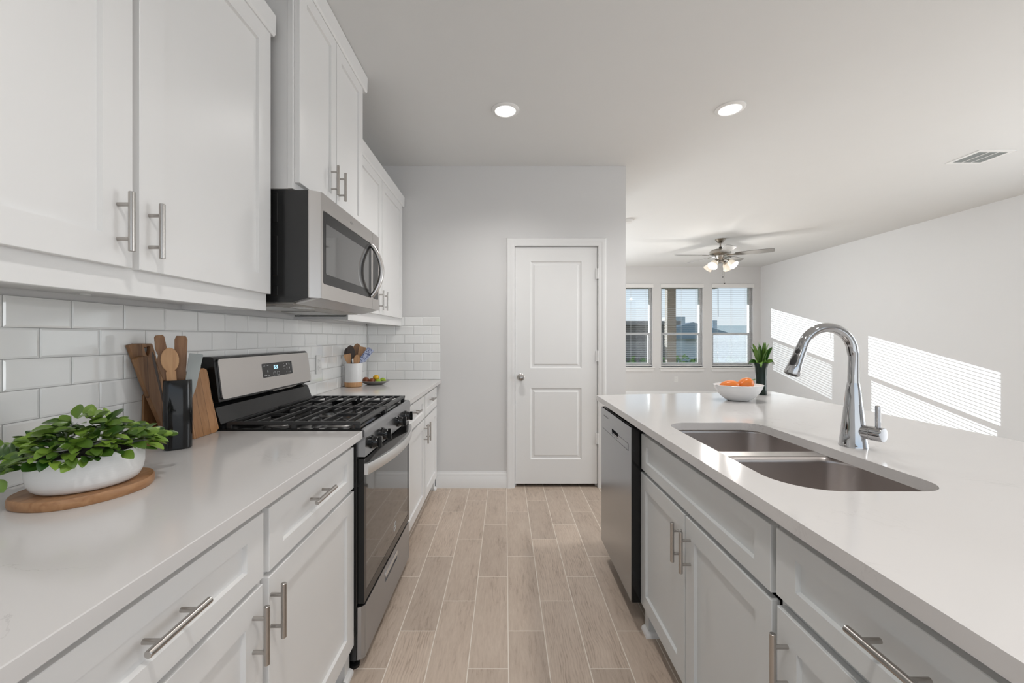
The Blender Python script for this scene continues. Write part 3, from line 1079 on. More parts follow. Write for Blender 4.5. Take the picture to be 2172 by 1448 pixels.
m.prism(rrect(sp + 0.008, MY1 - 0.014, 1.474, 1.757, 0.010, 4), fn, -0.020, -0.0015)
m.build('control_panel', ['steel', 'microwave_glass'], r, smooth=0)
m = MB()
pts, n = [], 18
for k in range(n + 1):
    t = k / n
    z = 1.482 + t * (1.748 - 1.482)
    bow = math.sin(PI * t) ** 0.8
    pts.append((-0.697 + 0.050 * bow, 2.158 + 0.010 * bow, z))
m.tube(pts, [0.011 + 0.003 * math.sin(PI * k / n) for k in range(n + 1)], 14, flat=(1.0, 1.0))
m.build('door_handle', 'steel', r)
m = MB()
for k in range(12):
    a = 2 * PI * k / 12
    b = 2 * PI * (k + 1) / 12
    m.cyl((-0.6998, 1.885 + 0.011 * math.cos(a), 1.789 + 0.006 * math.sin(a)), (-0.6998, 1.885 + 0.011 * math.cos(b), 1.789 + 0.006 * math.sin(b)), 0.0007, n=5)
m.box(-0.7002, -0.6995, 1.872, 1.908, 1.7875, 1.7890)
m.build('brand_mark', 'print_grey', r, smooth=0)
# slanted lip and the underside with filters and lamp lens
m = MB().loft([[(x, y, z) for x, z in ((-0.748, 1.4165), (-0.704, 1.4165), (-0.790, 1.394), (-0.800, 1.398))] for y in (1.575, 2.285)])
m.build('bottom_lip', 'steel', r, smooth=0)
m = MB().box(XL + 0.06, -0.808, 1.580, 2.270, 1.392, 1.403, 0.003)
m.build('underside_panel', 'bottom_grille', r, smooth=0)
for y0, y1 in ((1.62, 1.88), (1.96, 2.22)):
    MB().box(-1.06, -0.90, y0, y1, 1.389, 1.393).build('grease_filter', 'pewter', r, smooth=0)
MB().box(-0.885, -0.830, 1.70, 1.80, 1.390, 1.393).build('lamp_lens', 'ceramic_plain', r, smooth=0)

# ---------------------------------------------------------------- gas range
r = thing('gas_range', (-0.85, 1.945, 0), 'stainless and black freestanding gas range between the white base cabinets', 'range')
RY0, RY1 = 1.573, 2.317
m = MB()
m.box(-1.14, -0.565, RY0, RY1, 0.035, 0.884, 0.002)
m.build('range_body', 'black_enamel', r, smooth=0)
m = MB()
# cooktop: shallow tray with raised rim, rounded front lip
rim = [(-1.10, RY0), (-0.545, RY0), (-0.545, RY1), (-1.10, RY1)]
inner = rrect(-1.075, -0.578, RY0 + 0.022, RY1 - 0.022, 0.02, 5)
m.prism_holes(rim, [inner], lambda a, b, d: (a, b, d), 0.884, 0.918)
m.prism(inner, lambda a, b, d: (a, b, d), 0.886, 0.902)
m.build('cooktop', 'black_gloss', r, smooth=0)
m = MB().loft([[(x, y, z) for x, z in ((-0.5455, 0.884), (-0.5455, 0.9185), (-0.538, 0.9165), (-0.5315, 0.909), (-0.529, 0.884))] for y in (RY0, RY1)])
m.build('cooktop_lip', 'steel_dark', r, smooth=0)
m = MB()
m.loft([[(x, y, z) for x, z in ((-0.566, 0.812), (-0.566, 0.8835), (-0.531, 0.8835), (-0.533, 0.812))] for y in (RY0 + 0.002, RY1 - 0.002)])
m.build('control_panel', 'steel_dark', r, smooth=0)
for ky in (1.655, 1.790, 2.060, 2.205):
    m = MB()
    Mx = Matrix.Rotation(PI / 2, 3, 'Y')
    m.lathe([(0.0001, 0), (0.027, 0), (0.027, 0.006), (0.023, 0.010), (0.0215, 0.024), (0.020, 0.027), (0.0001, 0.027)], (-0.532, ky, 0.850), 28, M=Mx)
    m.box(-0.508, -0.492, ky - 0.0055, ky + 0.0055, 0.828, 0.873, 0.0025)
    m.mi = 1
    m.box(-0.4925, -0.4915, ky - 0.001, ky + 0.001, 0.855, 0.872)
    m.build('burner_knob', ['black_gloss', 'print_white'], r)
# backguard
m = MB()
sec = [(-1.158, 0.884), (-1.085, 0.884), (-1.080, 0.930), (-1.104, 0.998), (-1.112, 1.004), (-1.126, 1.010), (-1.126, 1.022), (-1.090, 1.020), (-1.1115, 1.188), (-1.122, 1.193), (-1.158, 1.193)]
m.prism(sec, lambda a, b, d: (a, d, b), RY0 + 0.002, RY1)
o_bg = m.build('backguard', 'black_gloss', r, smooth=20)
pt0, pt1 = (-1.0895, 1.026), (-1.1100, 1.184)


def bgf(u, v, d):
    t = (v - pt0[1]) / (pt1[1] - pt0[1])
    return (pt0[0] + (pt1[0] - pt0[0]) * t + d * 0.9917, u, v + d * 0.13)


m = MB()
DY0, DY1, DZ0, DZ1b = 1.866, 2.128, 1.083, 1.147
m.prism_holes(rrect(RY0 + 0.016, RY1 - 0.004, 1.027, 1.183, 0.013, 5), [rrect(DY0, DY1, DZ0, DZ1b, 0.006, 4)], bgf, 0.0, 0.006)
m.build('stainless_fascia', 'steel', o_bg, smooth=25)
m = MB()
m.prism(rrect(DY0, DY1, DZ0, DZ1b, 0.006, 4), bgf, 0.0, 0.003)
m.mi = 1
for (u, v, w, h) in ((1.885, 1.135, 0.012, 0.0022), (1.912, 1.135, 0.012, 0.0022), (1.884, 1.090, 0.020, 0.003), (1.915, 1.090, 0.012, 0.0022),
                     (2.050, 1.124, 0.020, 0.0022), (2.053, 1.136, 0.004, 0.003), (2.053, 1.110, 0.004, 0.003), (2.072, 1.094, 0.007, 0.002)):
    m.prism([(u, v), (u + w, v), (u + w, v + h), (u, v + h)], bgf, 0.003, 0.0034)
for (u, v, q) in ((1.914, 1.110, 0.006), (2.082, 1.134, 0.0055), (2.106, 1.134, 0.0055), (2.082, 1.114, 0.0045), (2.106, 1.114, 0.0055), (2.098, 1.094, 0.004), (2.112, 1.094, 0.004)):
    m.prism([(u + q * math.cos(2 * PI * k / 8) * 0.6, v + q * math.sin(2 * PI * k / 8)) for k in range(8)], bgf, 0.003, 0.0034)
for cu in (1.968, 2.000):
    ou = rrect(cu - 0.011, cu + 0.011, 1.088, 1.104, 0.005, 4)
    inn = rrect(cu - 0.0098, cu + 0.0098, 1.0892, 1.1028, 0.0045, 4)
    m.prism_holes(ou, [inn], bgf, 0.003, 0.0034)
m.mi = 2
seg = {'0': 'abcdef', '2': 'abged'}
for i, ch in enumerate('020'):
    u0, v0, w, h, t = 1.968 + i * 0.0125, 1.118, 0.0085, 0.016, 0.0022
    S = {'a': (u0, v0 + h - t, w, t), 'd': (u0, v0, w, t), 'g': (u0, v0 + h / 2 - t / 2, w, t), 'f': (u0, v0 + h / 2, t, h / 2), 'b': (u0 + w - t, v0 + h / 2, t, h / 2),
         'e': (u0, v0, t, h / 2), 'c': (u0 + w - t, v0, t, h / 2)}
    for q in seg[ch]:
        a, b, c, d = S[q]
        m.prism([(a, b), (a + c, b), (a + c, b + d), (a, b + d)], bgf, 0.003, 0.0034)
m.build('control_display', ['black_enamel', 'print_white', 'display_glow'], o_bg, smooth=0)
m = MB().box(-1.1255, -1.110, 1.98, 2.20, 1.0105, 1.0125).box(-1.1255, -1.108, 1.98, 2.20, 1.0150, 1.0165)
m.build('vent_slot', 'steel', o_bg, smooth=0)

# burners
for bx, by, br in ((-0.70, 1.74, 0.045), (-0.70, 2.15, 0.040), (-0.95, 1.74, 0.036), (-0.95, 2.15, 0.045), (-0.825, 1.945, 0.034)):
    m = MB()
    m.lathe([(br + 0.016, 0.902), (br + 0.012, 0.906), (br, 0.908), (br, 0.918), (0.0001, 0.918)], (bx, by, 0), 28)
    m.mi = 1
    m.lathe([(br - 0.004, 0.918), (br - 0.003, 0.924), (br - 0.010, 0.927), (0.0001, 0.927)], (bx, by, 0), 28)
    m.build('burner', ['pewter', 'black_matte'], r)
# two cast iron grates
for gy0, gy1 in ((RY0 + 0.014, 1.941), (1.949, RY1 - 0.014)):
    m = MB()
    gx0, gx1, gz = -1.068, -0.556, 0.944
    t = 0.007
    m.box(gx0, gx1, gy0, gy0 + 0.014, gz - 0.013, gz, 0.002).box(gx0, gx1, gy1 - 0.014, gy1, gz - 0.013, gz, 0.002)
    m.box(gx0 + 0.001, gx0 + 0.014, gy0 + 0.003, gy1 - 0.003, gz - 0.012, gz - 0.0006, 0.002).box(gx1 - 0.026, gx1 - 0.001, gy0 + 0.003, gy1 - 0.003, gz - 0.0122, gz - 0.0006, 0.002)
    for k in range(9):
        x = gx0 + 0.062 + k * 0.049
        if k % 2 == 0:
            m.box(x - t / 2, x + t / 2, gy0 + 0.002, gy1 - 0.002, gz - 0.0145, gz + 0.0008, 0.0022)
        else:
            ym = (gy0 + gy1) / 2
            m.box(x - t / 2, x + t / 2, gy0 + 0.002, ym - 0.075, gz - 0.0145, gz + 0.0008, 0.0022)
            m.box(x - t / 2, x + t / 2, ym + 0.075, gy1 - 0.002, gz - 0.0145, gz + 0.0008, 0.0022)
    m.box(gx0 + 0.06, gx0 + 0.16, (gy0 + gy1) / 2 - t / 2, (gy0 + gy1) / 2 + t / 2, gz - 0.014, gz, 0.002)
    m.box(gx0 + 0.34, gx0 + 0.46, (gy0 + gy1) / 2 - t / 2, (gy0 + gy1) / 2 + t / 2, gz - 0.014, gz, 0.002)
    for x in (gx0 + 0.007, gx1 - 0.012, (gx0 + gx1) / 2):
        for y in (gy0 + 0.007, gy1 - 0.007):
            m.box(x - 0.010, x + 0.010, y - 0.006, y + 0.006, 0.9025, gz - 0.006, 0.002)
    m.build('grate', 'cast_iron', r, smooth=0)
# oven door
m = MB()
xf = -0.537
fn = lambda u, v, d: (xf + d, u, v)
m.prism_holes([(RY0 + 0.004, 0.252), (RY1 - 0.004, 0.252), (RY1 - 0.004, 0.802), (RY0 + 0.004, 0.802)], [rrect(RY0 + 0.030, RY1 - 0.030, 0.290, 0.742, 0.012, 4)], fn, -0.028, 0.0)
o_od = m.build('oven_door', 'black_gloss', r, smooth=0)
MB().prism(rrect(RY0 + 0.030, RY1 - 0.030, 0.290, 0.742, 0.012, 4), fn, -0.012, -0.0008).build('door_glass', 'oven_glass', o_od, smooth=0)
m = MB()
n = 24
rings = []
for k in range(n + 1):
    t = k / n
    y = RY0 + 0.004 + t * (RY1 - RY0 - 0.008)
    bow = 1 - (2 * t - 1) ** 2
    x = -0.526 + 0.050 * bow
    z = 0.764
    rings.append([(x - 0.010, y, z - 0.021), (x + 0.002, y, z - 0.021), (x + 0.005, y, z - 0.014), (x + 0.005, y, z + 0.014), (x + 0.002, y, z + 0.021), (x - 0.010, y, z + 0.021)])
m.loft(rings)
for y in (RY0 + 0.022, RY1 - 0.022):
    m.box(xf - 0.001, -0.5245, y - 0.008, y + 0.008, 0.746, 0.782)
m.build('oven_handle', 'steel_satin', o_od, smooth=30)
m = MB()
for k in range(16):
    a, b = 2 * PI * k / 16, 2 * PI * (k + 1) / 16
    f2 = lambda a: (xf - 0.0006, 2.02 + 0.016 * math.cos(a) + 0.010 * math.sin(a), 0.345 + 0.020 * math.sin(a))
    m.cyl(f2(a), f2(b), 0.0011, n=5)
m.box(xf - 0.001, xf - 0.0002, 2.000, 2.042, 0.344, 0.3462)
m.build('brand_mark', 'print_white', o_od, smooth=0)
# storage drawer with pull
m = MB()
pl = rrect(1.850, 2.060, 0.168, 0.214, 0.010, 4)
m.prism_holes([(RY0 + 0.016, 0.040), (RY1 - 0.004, 0.040), (RY1 - 0.004, 0.240), (RY0 + 0.016, 0.240)], [pl], fn, -0.026, 0.0)
m.loft([[(-0.563, RY0, z), (-0.560, RY0 - 0.001, z), (-0.548, RY0 + 0.004, z), (-0.538, RY0 + 0.0155, z), (-0.563, RY0 + 0.0155, z)] for z in (0.040, 0.240)])
o_dr = m.build('storage_drawer', 'steel_drawer', r, smooth=25)
m = MB().prism(pl, fn, -0.024, -0.014)
m.prism(rrect(1.852, 2.058, 0.190, 0.212, 0.008, 4), fn, -0.014, 0.003)
m.build('drawer_pull', 'steel_satin', o_dr, smooth=0)
for fx, fy in ((-0.585, 1.600), (-0.585, 2.285), (-1.08, 1.600), (-1.08, 2.285)):
    m = MB().lathe([(0.0001, 0), (0.024, 0.0), (0.024, 0.010), (0.018, 0.014), (0.010, 0.016), (0.010, 0.040)], (fx, fy, 0), 20)
    m.build('levelling_foot', 'black_gloss', r)

# ---------------------------------------------------------------- island
IF, IFR, IBK = 0.590, 0.610, 1.185
r = thing('sink_base_cabinet', (0.90, 1.345, 0), 'grey island cabinet with two doors below the sink', 'cabinet', 'grey island cabinets')
isl = r
base_carcass(r, -1, IFR, IBK, 0.910, 1.800, 'cabinet_grey', posts=(False, True), hollow=True)
q_ = [(0, 0), (0.016, 0), (0.0155, 0.006), (0.013, 0.012), (0.008, 0.016), (0, 0.019)]
MB().loft([[(IFR - d, 1.802, z) for d, z in q_], [(IFR - d, 1.755 - d, z) for d, z in q_], [(IFR + 0.06, 1.755 - d, z) for d, z in q_]]).build('shoe_moulding', 'cabinet_white', r)
front('false_drawer_front', r, IF, -1, 0.919, 1.788, 0.700, 0.851, 'cabinet_grey', None, 0.060, 0.042)
front('door', r, IF, -1, 1.358, 1.797, 0.118, 0.684, 'cabinet_grey', (1.382, 0.583, True), 0.060)
front('door', r, IF, -1, 0.915, 1.352, 0.118, 0.684, 'cabinet_grey', (1.315, 0.583, True), 0.060)

r = thing('base_cabinet', (0.90, 0.60, 0), 'grey island cabinet with one drawer nearest the camera', 'cabinet', 'grey island cabinets')
base_carcass(r, -1, IFR, IBK, 0.300, 0.908, 'cabinet_grey', posts=(False, False))
front('drawer', r, IF, -1, 0.318, 0.900, 0.708, 0.853, 'cabinet_grey', (0.612, 0.790, False), 0.060, 0.040)
front('door', r, IF, -1, 0.318, 0.897, 0.118, 0.686, 'cabinet_grey', (0.863, 0.583, True), 0.060)

m = MB().box(1.187, 1.26, 0.300, 2.46, 0, 0.884)
m.box(0.612, 1.187, 2.395, 2.46, 0, 0.884)
m.build('island_back_panel', 'cabinet_grey', isl, smooth=0)

# sink cutout and countertop
cut = rrect(0.660, 1.040, 0.947, 1.713, [0.125, 0.075, 0.075, 0.085], 9)
top = [(0.561, 0.27), (1.752, 0.27), (1.752, 2.705), (0.561, 2.539)]
m = slab(top, 0.884, CT, [cut])
tag(m.build('island_countertop', 'quartz', smooth=0), 'big white quartz countertop on the grey island', 'countertop')

r = thing('sink', (0.875, 1.34, 0.70), 'double bowl stainless undermount sink set in the island countertop', 'sink')


def bowl(y0, y1, rr, zt, name):
    m = MB()
    loops = []
    for z, ins in ((zt, 0.0), (zt - 0.02, 0.001), (0.735, 0.006), (0.715, 0.012), (0.703, 0.026), (0.700, 0.050)):
        loops.append([(a, b, z) for a, b in rrect(0.652 + ins, 1.098 - ins, y0 + ins, y1 - ins, [max(q - ins * 0.5, 0.02) for q in rr], 9)])
    m.loft(loops, cap0=False, cap1=True)
    o = m.build(name, 'steel_sink', r, smooth=40)
    s = o.modifiers.new('thickness', 'SOLIDIFY')
    s.thickness = 0.0012
    s.offset = 1
    m = MB().lathe([(0.044, 0.7008), (0.042, 0.7030), (0.034, 0.7022), (0.030, 0.7012), (0.0001, 0.7012)], (0.875, (y0 + y1) / 2, 0), 28)
    m.build('drain', 'pewter', o)
    return o


bowl(1.388, 1.752, [0.085, 0.085, 0.085, 0.085], 0.8825, 'sink_bowl')
bowl(0.930, 1.334, [0.135, 0.085, 0.085, 0.085], 0.8825, 'sink_bowl')
# rim deck with the divider between the bowls
m = MB().prism_holes([(0.636, 0.914), (1.114, 0.914), (1.114, 1.768), (0.636, 1.768)],
                     [rrect(0.652, 1.098, 1.388, 1.752, [0.085] * 4, 9), rrect(0.652, 1.098, 0.930, 1.334, [0.135, 0.085, 0.085, 0.085], 9)],
                     lambda a, b, d: (a, b, d), 0.8815, 0.8838)
m.build('sink_rim', 'steel', r, smooth=0)

# faucet
fx, fy = 1.131, 1.342
r = thing('kitchen_faucet', (fx, fy, CT), 'tall chrome pull-down gooseneck faucet behind the sink', 'faucet')
m = MB().lathe([(0.0001, CT), (0.0385, CT), (0.0385, CT + 0.004), (0.0375, CT + 0.006), (0.0325, CT + 0.060), (0.0260, CT + 0.120), (0.0195, CT + 0.185), (0.0165, CT + 0.203), (0.0160, CT + 0.206), (0.0001, CT + 0.206)], (fx, fy, 0), 36)
m.build('faucet_body', 'chrome', r, smooth=30)
m = MB()
ax = fx - 0.085
pts = [(fx, fy, CT + 0.206), (fx, fy, 1.215)]
Rr = 0.083
for k in range(0, 25):
    a = PI * (k / 24) * 0.90
    pts.append((ax + Rr * math.cos(a), fy, 1.216 + Rr * math.sin(a)))
end = Vector(pts[-1]); prv = Vector(pts[-2])
tdir = (end - prv).normalized()
m.tube(pts, 0.0155, 24)
m.build('gooseneck', 'chrome', r, smooth=40)
m = MB()
p0 = end
q = [0.0, 0.004, 0.006, 0.03, 0.07, 0.098, 0.102]
rd = [0.0155, 0.0155, 0.0168, 0.0172, 0.0205, 0.0235, 0.022]
m.tube([p0 + tdir * d for d in q], rd, 28)
o_sp = m.build('spray_head', 'chrome', r, smooth=30)
m = MB().tube([p0 + tdir * 0.1018, p0 + tdir * 0.1035], [0.0195, 0.018], 24)
m.build('aerator', 'black_matte', o_sp)
sidev = Vector((-tdir.z, 0, tdir.x)).normalized()
if sidev.x > 0: sidev = -sidev
offv = (sidev * 0.86 + Vector((0, -0.5, 0))).normalized()
for d, ln, wd, rb in ((0.026, 0.009, 0.007, 0.0160), (0.060, 0.023, 0.0095, 0.0182)):
    c = p0 + tdir * d + offv * rb
    e3 = tdir.cross(offv).normalized()
    R3 = Matrix((e3, offv, tdir)).transposed()
    m = MB().sphere(c, 1.0, 16, 10, (wd, 0.004, ln), M=R3)
    m.build('spray_button', 'black_matte', o_sp)
m = MB()
hz = CT + 0.053
hd = Vector((0.36, -0.93, 0.0)).normalized()
hb = Vector((fx, fy, hz))
m.tube([hb + hd * 0.0, hb + hd * 0.048, hb + hd * 0.0495, hb + hd * 0.051, hb + hd * 0.080, hb + hd * 0.082], [0.0205, 0.0215, 0.0205, 0.0220, 0.0220, 0.0205], 28)
o_v = m.build('valve_body', 'chrome', r, smooth=30)
lv = hb + hd * 0.066
m = MB().tube([lv + Vector((0, 0, 0.015)), lv + Vector((0, 0, 0.086)), lv + Vector((0, 0, 0.088))], [0.0072, 0.0072, 0.006], 18)
m.build('lever_handle', 'chrome', r, smooth=30)

# dishwasher
r = thing('dishwasher', (0.88, 2.07, 0), 'stainless built-in dishwasher at the far end of the island', 'dishwasher')
m = MB().box(0.615, 1.18, 1.806, 2.390, 0.10, 0.876)
m.box(0.600, 0.615, 1.812, 2.384, 0.10, 0.876)
m.box(0.66, 1.18, 1.806, 2.390, 0.0, 0.10)
m.build('tub_body', 'black_matte', r, smooth=0)
m = MB()
fx_ = 0.552
fn = lambda u, v, d: (fx_ - d, u, v)
yd0, yd1 = 1.806, 2.368
pocket = [(2.015, 0.770), (2.135, 0.770), (2.135, 0.798), (2.015, 0.798)]
m.prism_holes([(yd0 + 0.0, 0.113), (yd1, 0.113), (yd1, 0.872), (yd0 + 0.0, 0.872)], [pocket], fn, -0.012, 0.0)
m.box(fx_ + 0.001, 0.600, yd0, yd1, 0.113, 0.765).box(fx_ + 0.001, 0.600, yd0, yd1, 0.803, 0.872)
m.box(fx_ + 0.001, 0.600, yd0, 2.010, 0.765, 0.803).box(fx_ + 0.001, 0.600, 2.140, yd1, 0.765, 0.803)
m.box(0.585, 0.600, 2.010, 2.140, 0.765, 0.803)
o_dd = m.build('dishwasher_door', 'steel_dark', r, smooth=0)
m = MB().box(fx_ + 0.002, 0.5998, yd0 - 0.006, yd0 - 0.0003, 0.113, 0.872, 0.001)
m.build('door_side', 'black_gloss', o_dd, smooth=0)
m = MB().box(fx_ + 0.004, 0.584, 2.012, 2.138, 0.7705, 0.776)
m.build('pocket_handle', 'steel', o_dd, smooth=0)
m = MB().box(fx_ - 0.0006, fx_, 1.850, 2.340, 0.7600, 0.7615).box(fx_ - 0.0006, fx_, 1.850, 2.010, 0.7905, 0.792).box(fx_ - 0.0006, fx_, 1.850, 1.852, 0.7605, 0.792)
m.build('panel_seam', 'dark_grey', o_dd, smooth=0)
MB().box(fx_ - 0.0008, fx_, 2.215, 2.305, 0.832, 0.837).build('indicator_slot', 'black_gloss', o_dd, smooth=0)
MB().box(0.557, 0.596, yd0 + 0.01, yd1 - 0.01, 0.8721, 0.876).build('top_control_strip', 'black_gloss', o_dd, smooth=0)
MB().box(0.618, 0.640, 2.36, 2.389, 0, 0.09).build('levelling_foot', 'trim_white', r, smooth=0)

# ---------------------------------------------------------------- fruit bowl and vase on the island
bx, by = 1.312, 2.325
r = thing('fruit_bowl', (bx, by, CT), 'white oval ceramic bowl of orange fruit at the far end of the island', 'bowl')
m = MB()
prof = [(0.0001, CT + 0.006), (0.055, CT + 0.006), (0.060, CT + 0.003), (0.066, CT + 0.006), (0.090, CT + 0.024), (0.110, CT + 0.046), (0.122, CT + 0.068), (0.128, CT + 0.086),
        (0.132, CT + 0.088), (0.129, CT + 0.090), (0.122, CT + 0.084), (0.112, CT + 0.064), (0.094, CT + 0.036), (0.060, CT + 0.014), (0.0001, CT + 0.012)]
m.lathe(prof, (bx, by, 0), 44, sx=1.0, sy=0.82)
m.build('bowl_body', 'ceramic_plain', r, smooth=40)
MB().lathe([(0.0001, CT), (0.056, CT), (0.058, CT + 0.0055), (0.0001, CT + 0.0055)], (bx, by, 0), 30, sx=1.0, sy=0.82).build('foot_ring', 'dark_grey', r)


def fruit(name, c, sc, rot, mat_, label, cat, dimple=True, stem=None):
    r_ = thing(name, c, label, cat)
    m = MB()
    n, mm = 24, 16
    R = Matrix.Rotation(rot[2], 3, 'Z') @ Matrix.Rotation(rot[1], 3, 'Y') @ Matrix.Rotation(rot[0], 3, 'X')
    rings = []
    for i in range(1, mm):
        th = PI * i / mm
        ring = []
        for k in range(n):
            a = 2 * PI * k / n
            rad = math.sin(th)
            z = -math.cos(th)
            if dimple: z -= 0.22 * math.exp(-(rad / 0.35) ** 2) * (1 if z > 0 else -0.4)
            rad *= 1 + 0.05 * math.cos(3 * a)
            ring.append(Vector(c) + R @ Vector((sc[0] * rad * math.cos(a), sc[1] * rad * math.sin(a), sc[2] * z)))
        rings.append(ring)
    m.loft(rings)
    m.build('fruit_flesh', mat_, r_, smooth=60)
    if stem:
        b = Vector(c) + R @ Vector((0, 0, sc[2] * 0.72))
        d = R @ Vector((0, 0, 1))
        MB().tube([b, b + d * 0.012, b + d * 0.018 + Vector((0.008, 0, 0.001))], [0.005, 0.003, 0.0025], 8).build('stem', stem, r_)
    return r_


fruit('orange_fruit', (bx - 0.060, by - 0.020, CT + 0.082), (0.034, 0.036, 0.056), (0, PI / 2 - 0.12, 0), 'orange_skin', 'long orange fruit lying on the left in the white bowl', 'fruit')
fruit('orange_fruit', (bx + 0.036, by - 0.005, CT + 0.088), (0.038, 0.040, 0.050), (0, 0.95, -0.2), 'orange_skin', 'orange fruit with a stem on the right in the white bowl', 'fruit', stem='stem_green')

vx, vy = 1.585, 2.560
r = thing('potted_plant', (vx, vy, CT), 'upright green leafy plant in a dark green vase behind the fruit bowl', 'plant')
m = MB().lathe([(0.0001, CT), (0.030, CT), (0.032, CT + 0.004), (0.030, CT + 0.05), (0.029, CT + 0.11), (0.033, CT + 0.165), (0.042, CT + 0.195), (0.040, CT + 0.197), (0.031, CT + 0.165), (0.026, CT + 0.10), (0.0001, CT + 0.10)], (vx, vy, 0), 32)
m.build('vase', 'vase_dark', r, smooth=40)


def strap_leaf(m, base, tip, bend, width, fold=0.25):
    base, tip, bend = Vector(base), Vector(tip), Vector(bend)
    n = 8
    ring_prev = None
    ax = (tip - base).normalized()
    sidev = ax.cross(Vector((random.uniform(-1, 1), random.uniform(-1, 1), 0.1))).normalized()
    nor = sidev.cross(ax).normalized()
    for i in range(n + 1):
        t = i / n
        p = base * (1 - t) ** 2 + bend * 2 * t * (1 - t) + tip * t * t
        w = width * (math.sin(PI * min(1, (t * 0.85 + 0.12))) ** 0.7) * (1 if t < 0.98 else 0.1)
        cur = [m.bm.verts.new(p - sidev * w + nor * w * fold), m.bm.verts.new(p), m.bm.verts.new(p + sidev * w + nor * w * fold)]
        if ring_prev:
            m.bm.faces.new((ring_prev[0], ring_prev[1], cur[1], cur[0]))
            m.bm.faces.new((ring_prev[1], ring_prev[2], cur[2], cur[1]))
        ring_prev = cur
    m._tag()


m = MB()
rg = random.Random(4)
for k in range(32):
    a = 2 * PI * k / 32 * 3.0 + rg.uniform(-0.2, 0.2)
    sp_ = rg.uniform(0.012, 0.066)
    h = rg.uniform(0.10, 0.135) if sp_ < 0.048 else rg.uniform(0.07, 0.115)
    b = (vx + 0.014 * math.cos(a), vy + 0.014 * math.sin(a), CT + 0.15)
    t = (vx + sp_ * math.cos(a), vy + sp_ * math.sin(a), CT + 0.19 + h)
    bd = (vx + sp_ * 0.35 * math.cos(a), vy + sp_ * 0.35 * math.sin(a), CT + 0.19 + h * 0.6)
    strap_leaf(m, b, t, bd, rg.uniform(0.0075, 0.012))
for k in range(12):
    a = 2 * PI * k / 12 + rg.uniform(-0.2, 0.2)
    b = (vx + 0.02 * math.cos(a), vy + 0.02 * math.sin(a), CT + 0.185)
    t = (vx + 0.068 * math.cos(a), vy + 0.068 * math.sin(a), CT + 0.175 + rg.uniform(-0.01, 0.04))
    bd = (vx + 0.055 * math.cos(a), vy + 0.055 * math.sin(a), CT + 0.225)
    strap_leaf(m, b, t, bd, 0.011)
m.build('foliage', 'leaf_strap', r, smooth=60)
MB().sphere((vx + 0.068, vy - 0.02, CT + 0.195), 0.009, 12, 8).build('flower', 'plastic_white', r)

# ---------------------------------------------------------------- planter on the near counter
pcx, pcy, pa = -0.947, 0.940, math.radians(62)
Rp = Matrix.Rotation(pa, 3, 'Z')
tray_t = 0.021
m = MB()
poly = []
for k in range(56):
    a = 2 * PI * k / 56
    rx, ry = 0.120, 0.102
    wob = 1 + 0.018 * math.sin(3 * a + 0.5) + 0.012 * math.sin(5 * a)
    p = Rp @ Vector((rx * wob * math.cos(a), ry * wob * math.sin(a), 0))
    poly.append((pcx + p.x, pcy + p.y))
f3 = lambda s, z: [(pcx + (a - pcx) * s, pcy + (b - pcy) * s, z) for a, b in poly]
m.loft([f3(0.975, CT + 0.0002), f3(1.0, CT + 0.004), f3(1.0, CT + tray_t - 0.004), f3(0.98, CT + tray_t)])
tag(m.build('wooden_board', 'wood_tray', smooth=40), 'rounded brown wooden board lying under the white planter', 'board')

PRX, PRY = 0.099, 0.092
r = thing('planter', (pcx, pcy, CT + tray_t), 'low white ceramic planter full of trailing green leaves on a wooden board', 'plant')
zb = CT + tray_t
m = MB()
prof = [(0.0001, 0.0), (0.74, 0.0), (0.84, 0.003), (0.91, 0.009), (0.965, 0.021), (0.995, 0.038), (1.0, 0.055), (0.995, 0.076), (0.985, 0.079), (0.965, 0.076), (0.96, 0.062), (0.0001, 0.062)]
m.lathe([(q_, zb + z_) for q_, z_ in prof], (pcx, pcy, 0), 64, sx=PRX, sy=PRY, M=Rp)
m.build('pot', 'ceramic_white', r, smooth=40)
MB().lathe([(0.0001, zb + 0.070), (0.95, zb + 0.066)], (pcx, pcy, 0), 40, sx=PRX, sy=PRY, M=Rp).build('soil', 'soil', r)


def broad_leaf(m, base, direction, length, width, curl, normal):
    d = Vector(direction).normalized()
    s = d.cross(Vector(normal)).normalized()
    nrm = s.cross(d).normalized()
    base = Vector(base)
    prof_ = [(0.0, 0.10), (0.14, 0.42), (0.35, 0.88), (0.58, 1.0), (0.80, 0.72), (0.94, 0.34), (1.0, 0.04)]
    prev = None
    for t, w in prof_:
        c = base + d * (length * t) - nrm * (curl * length * t * t)
        up = nrm * (0.22 * w * width)
        row = [m.bm.verts.new(c - s * (w * width) + up), m.bm.verts.new(c - s * (w * width * 0.5) + up * 0.4), m.bm.verts.new(c),
               m.bm.verts.new(c + s * (w * width * 0.5) + up * 0.4), m.bm.verts.new(c + s * (w * width) + up)]
        if prev:
            for i in range(4): m.bm.faces.new((prev[i], prev[i + 1], row[i + 1], row[i]))
        prev = row
    m._tag()


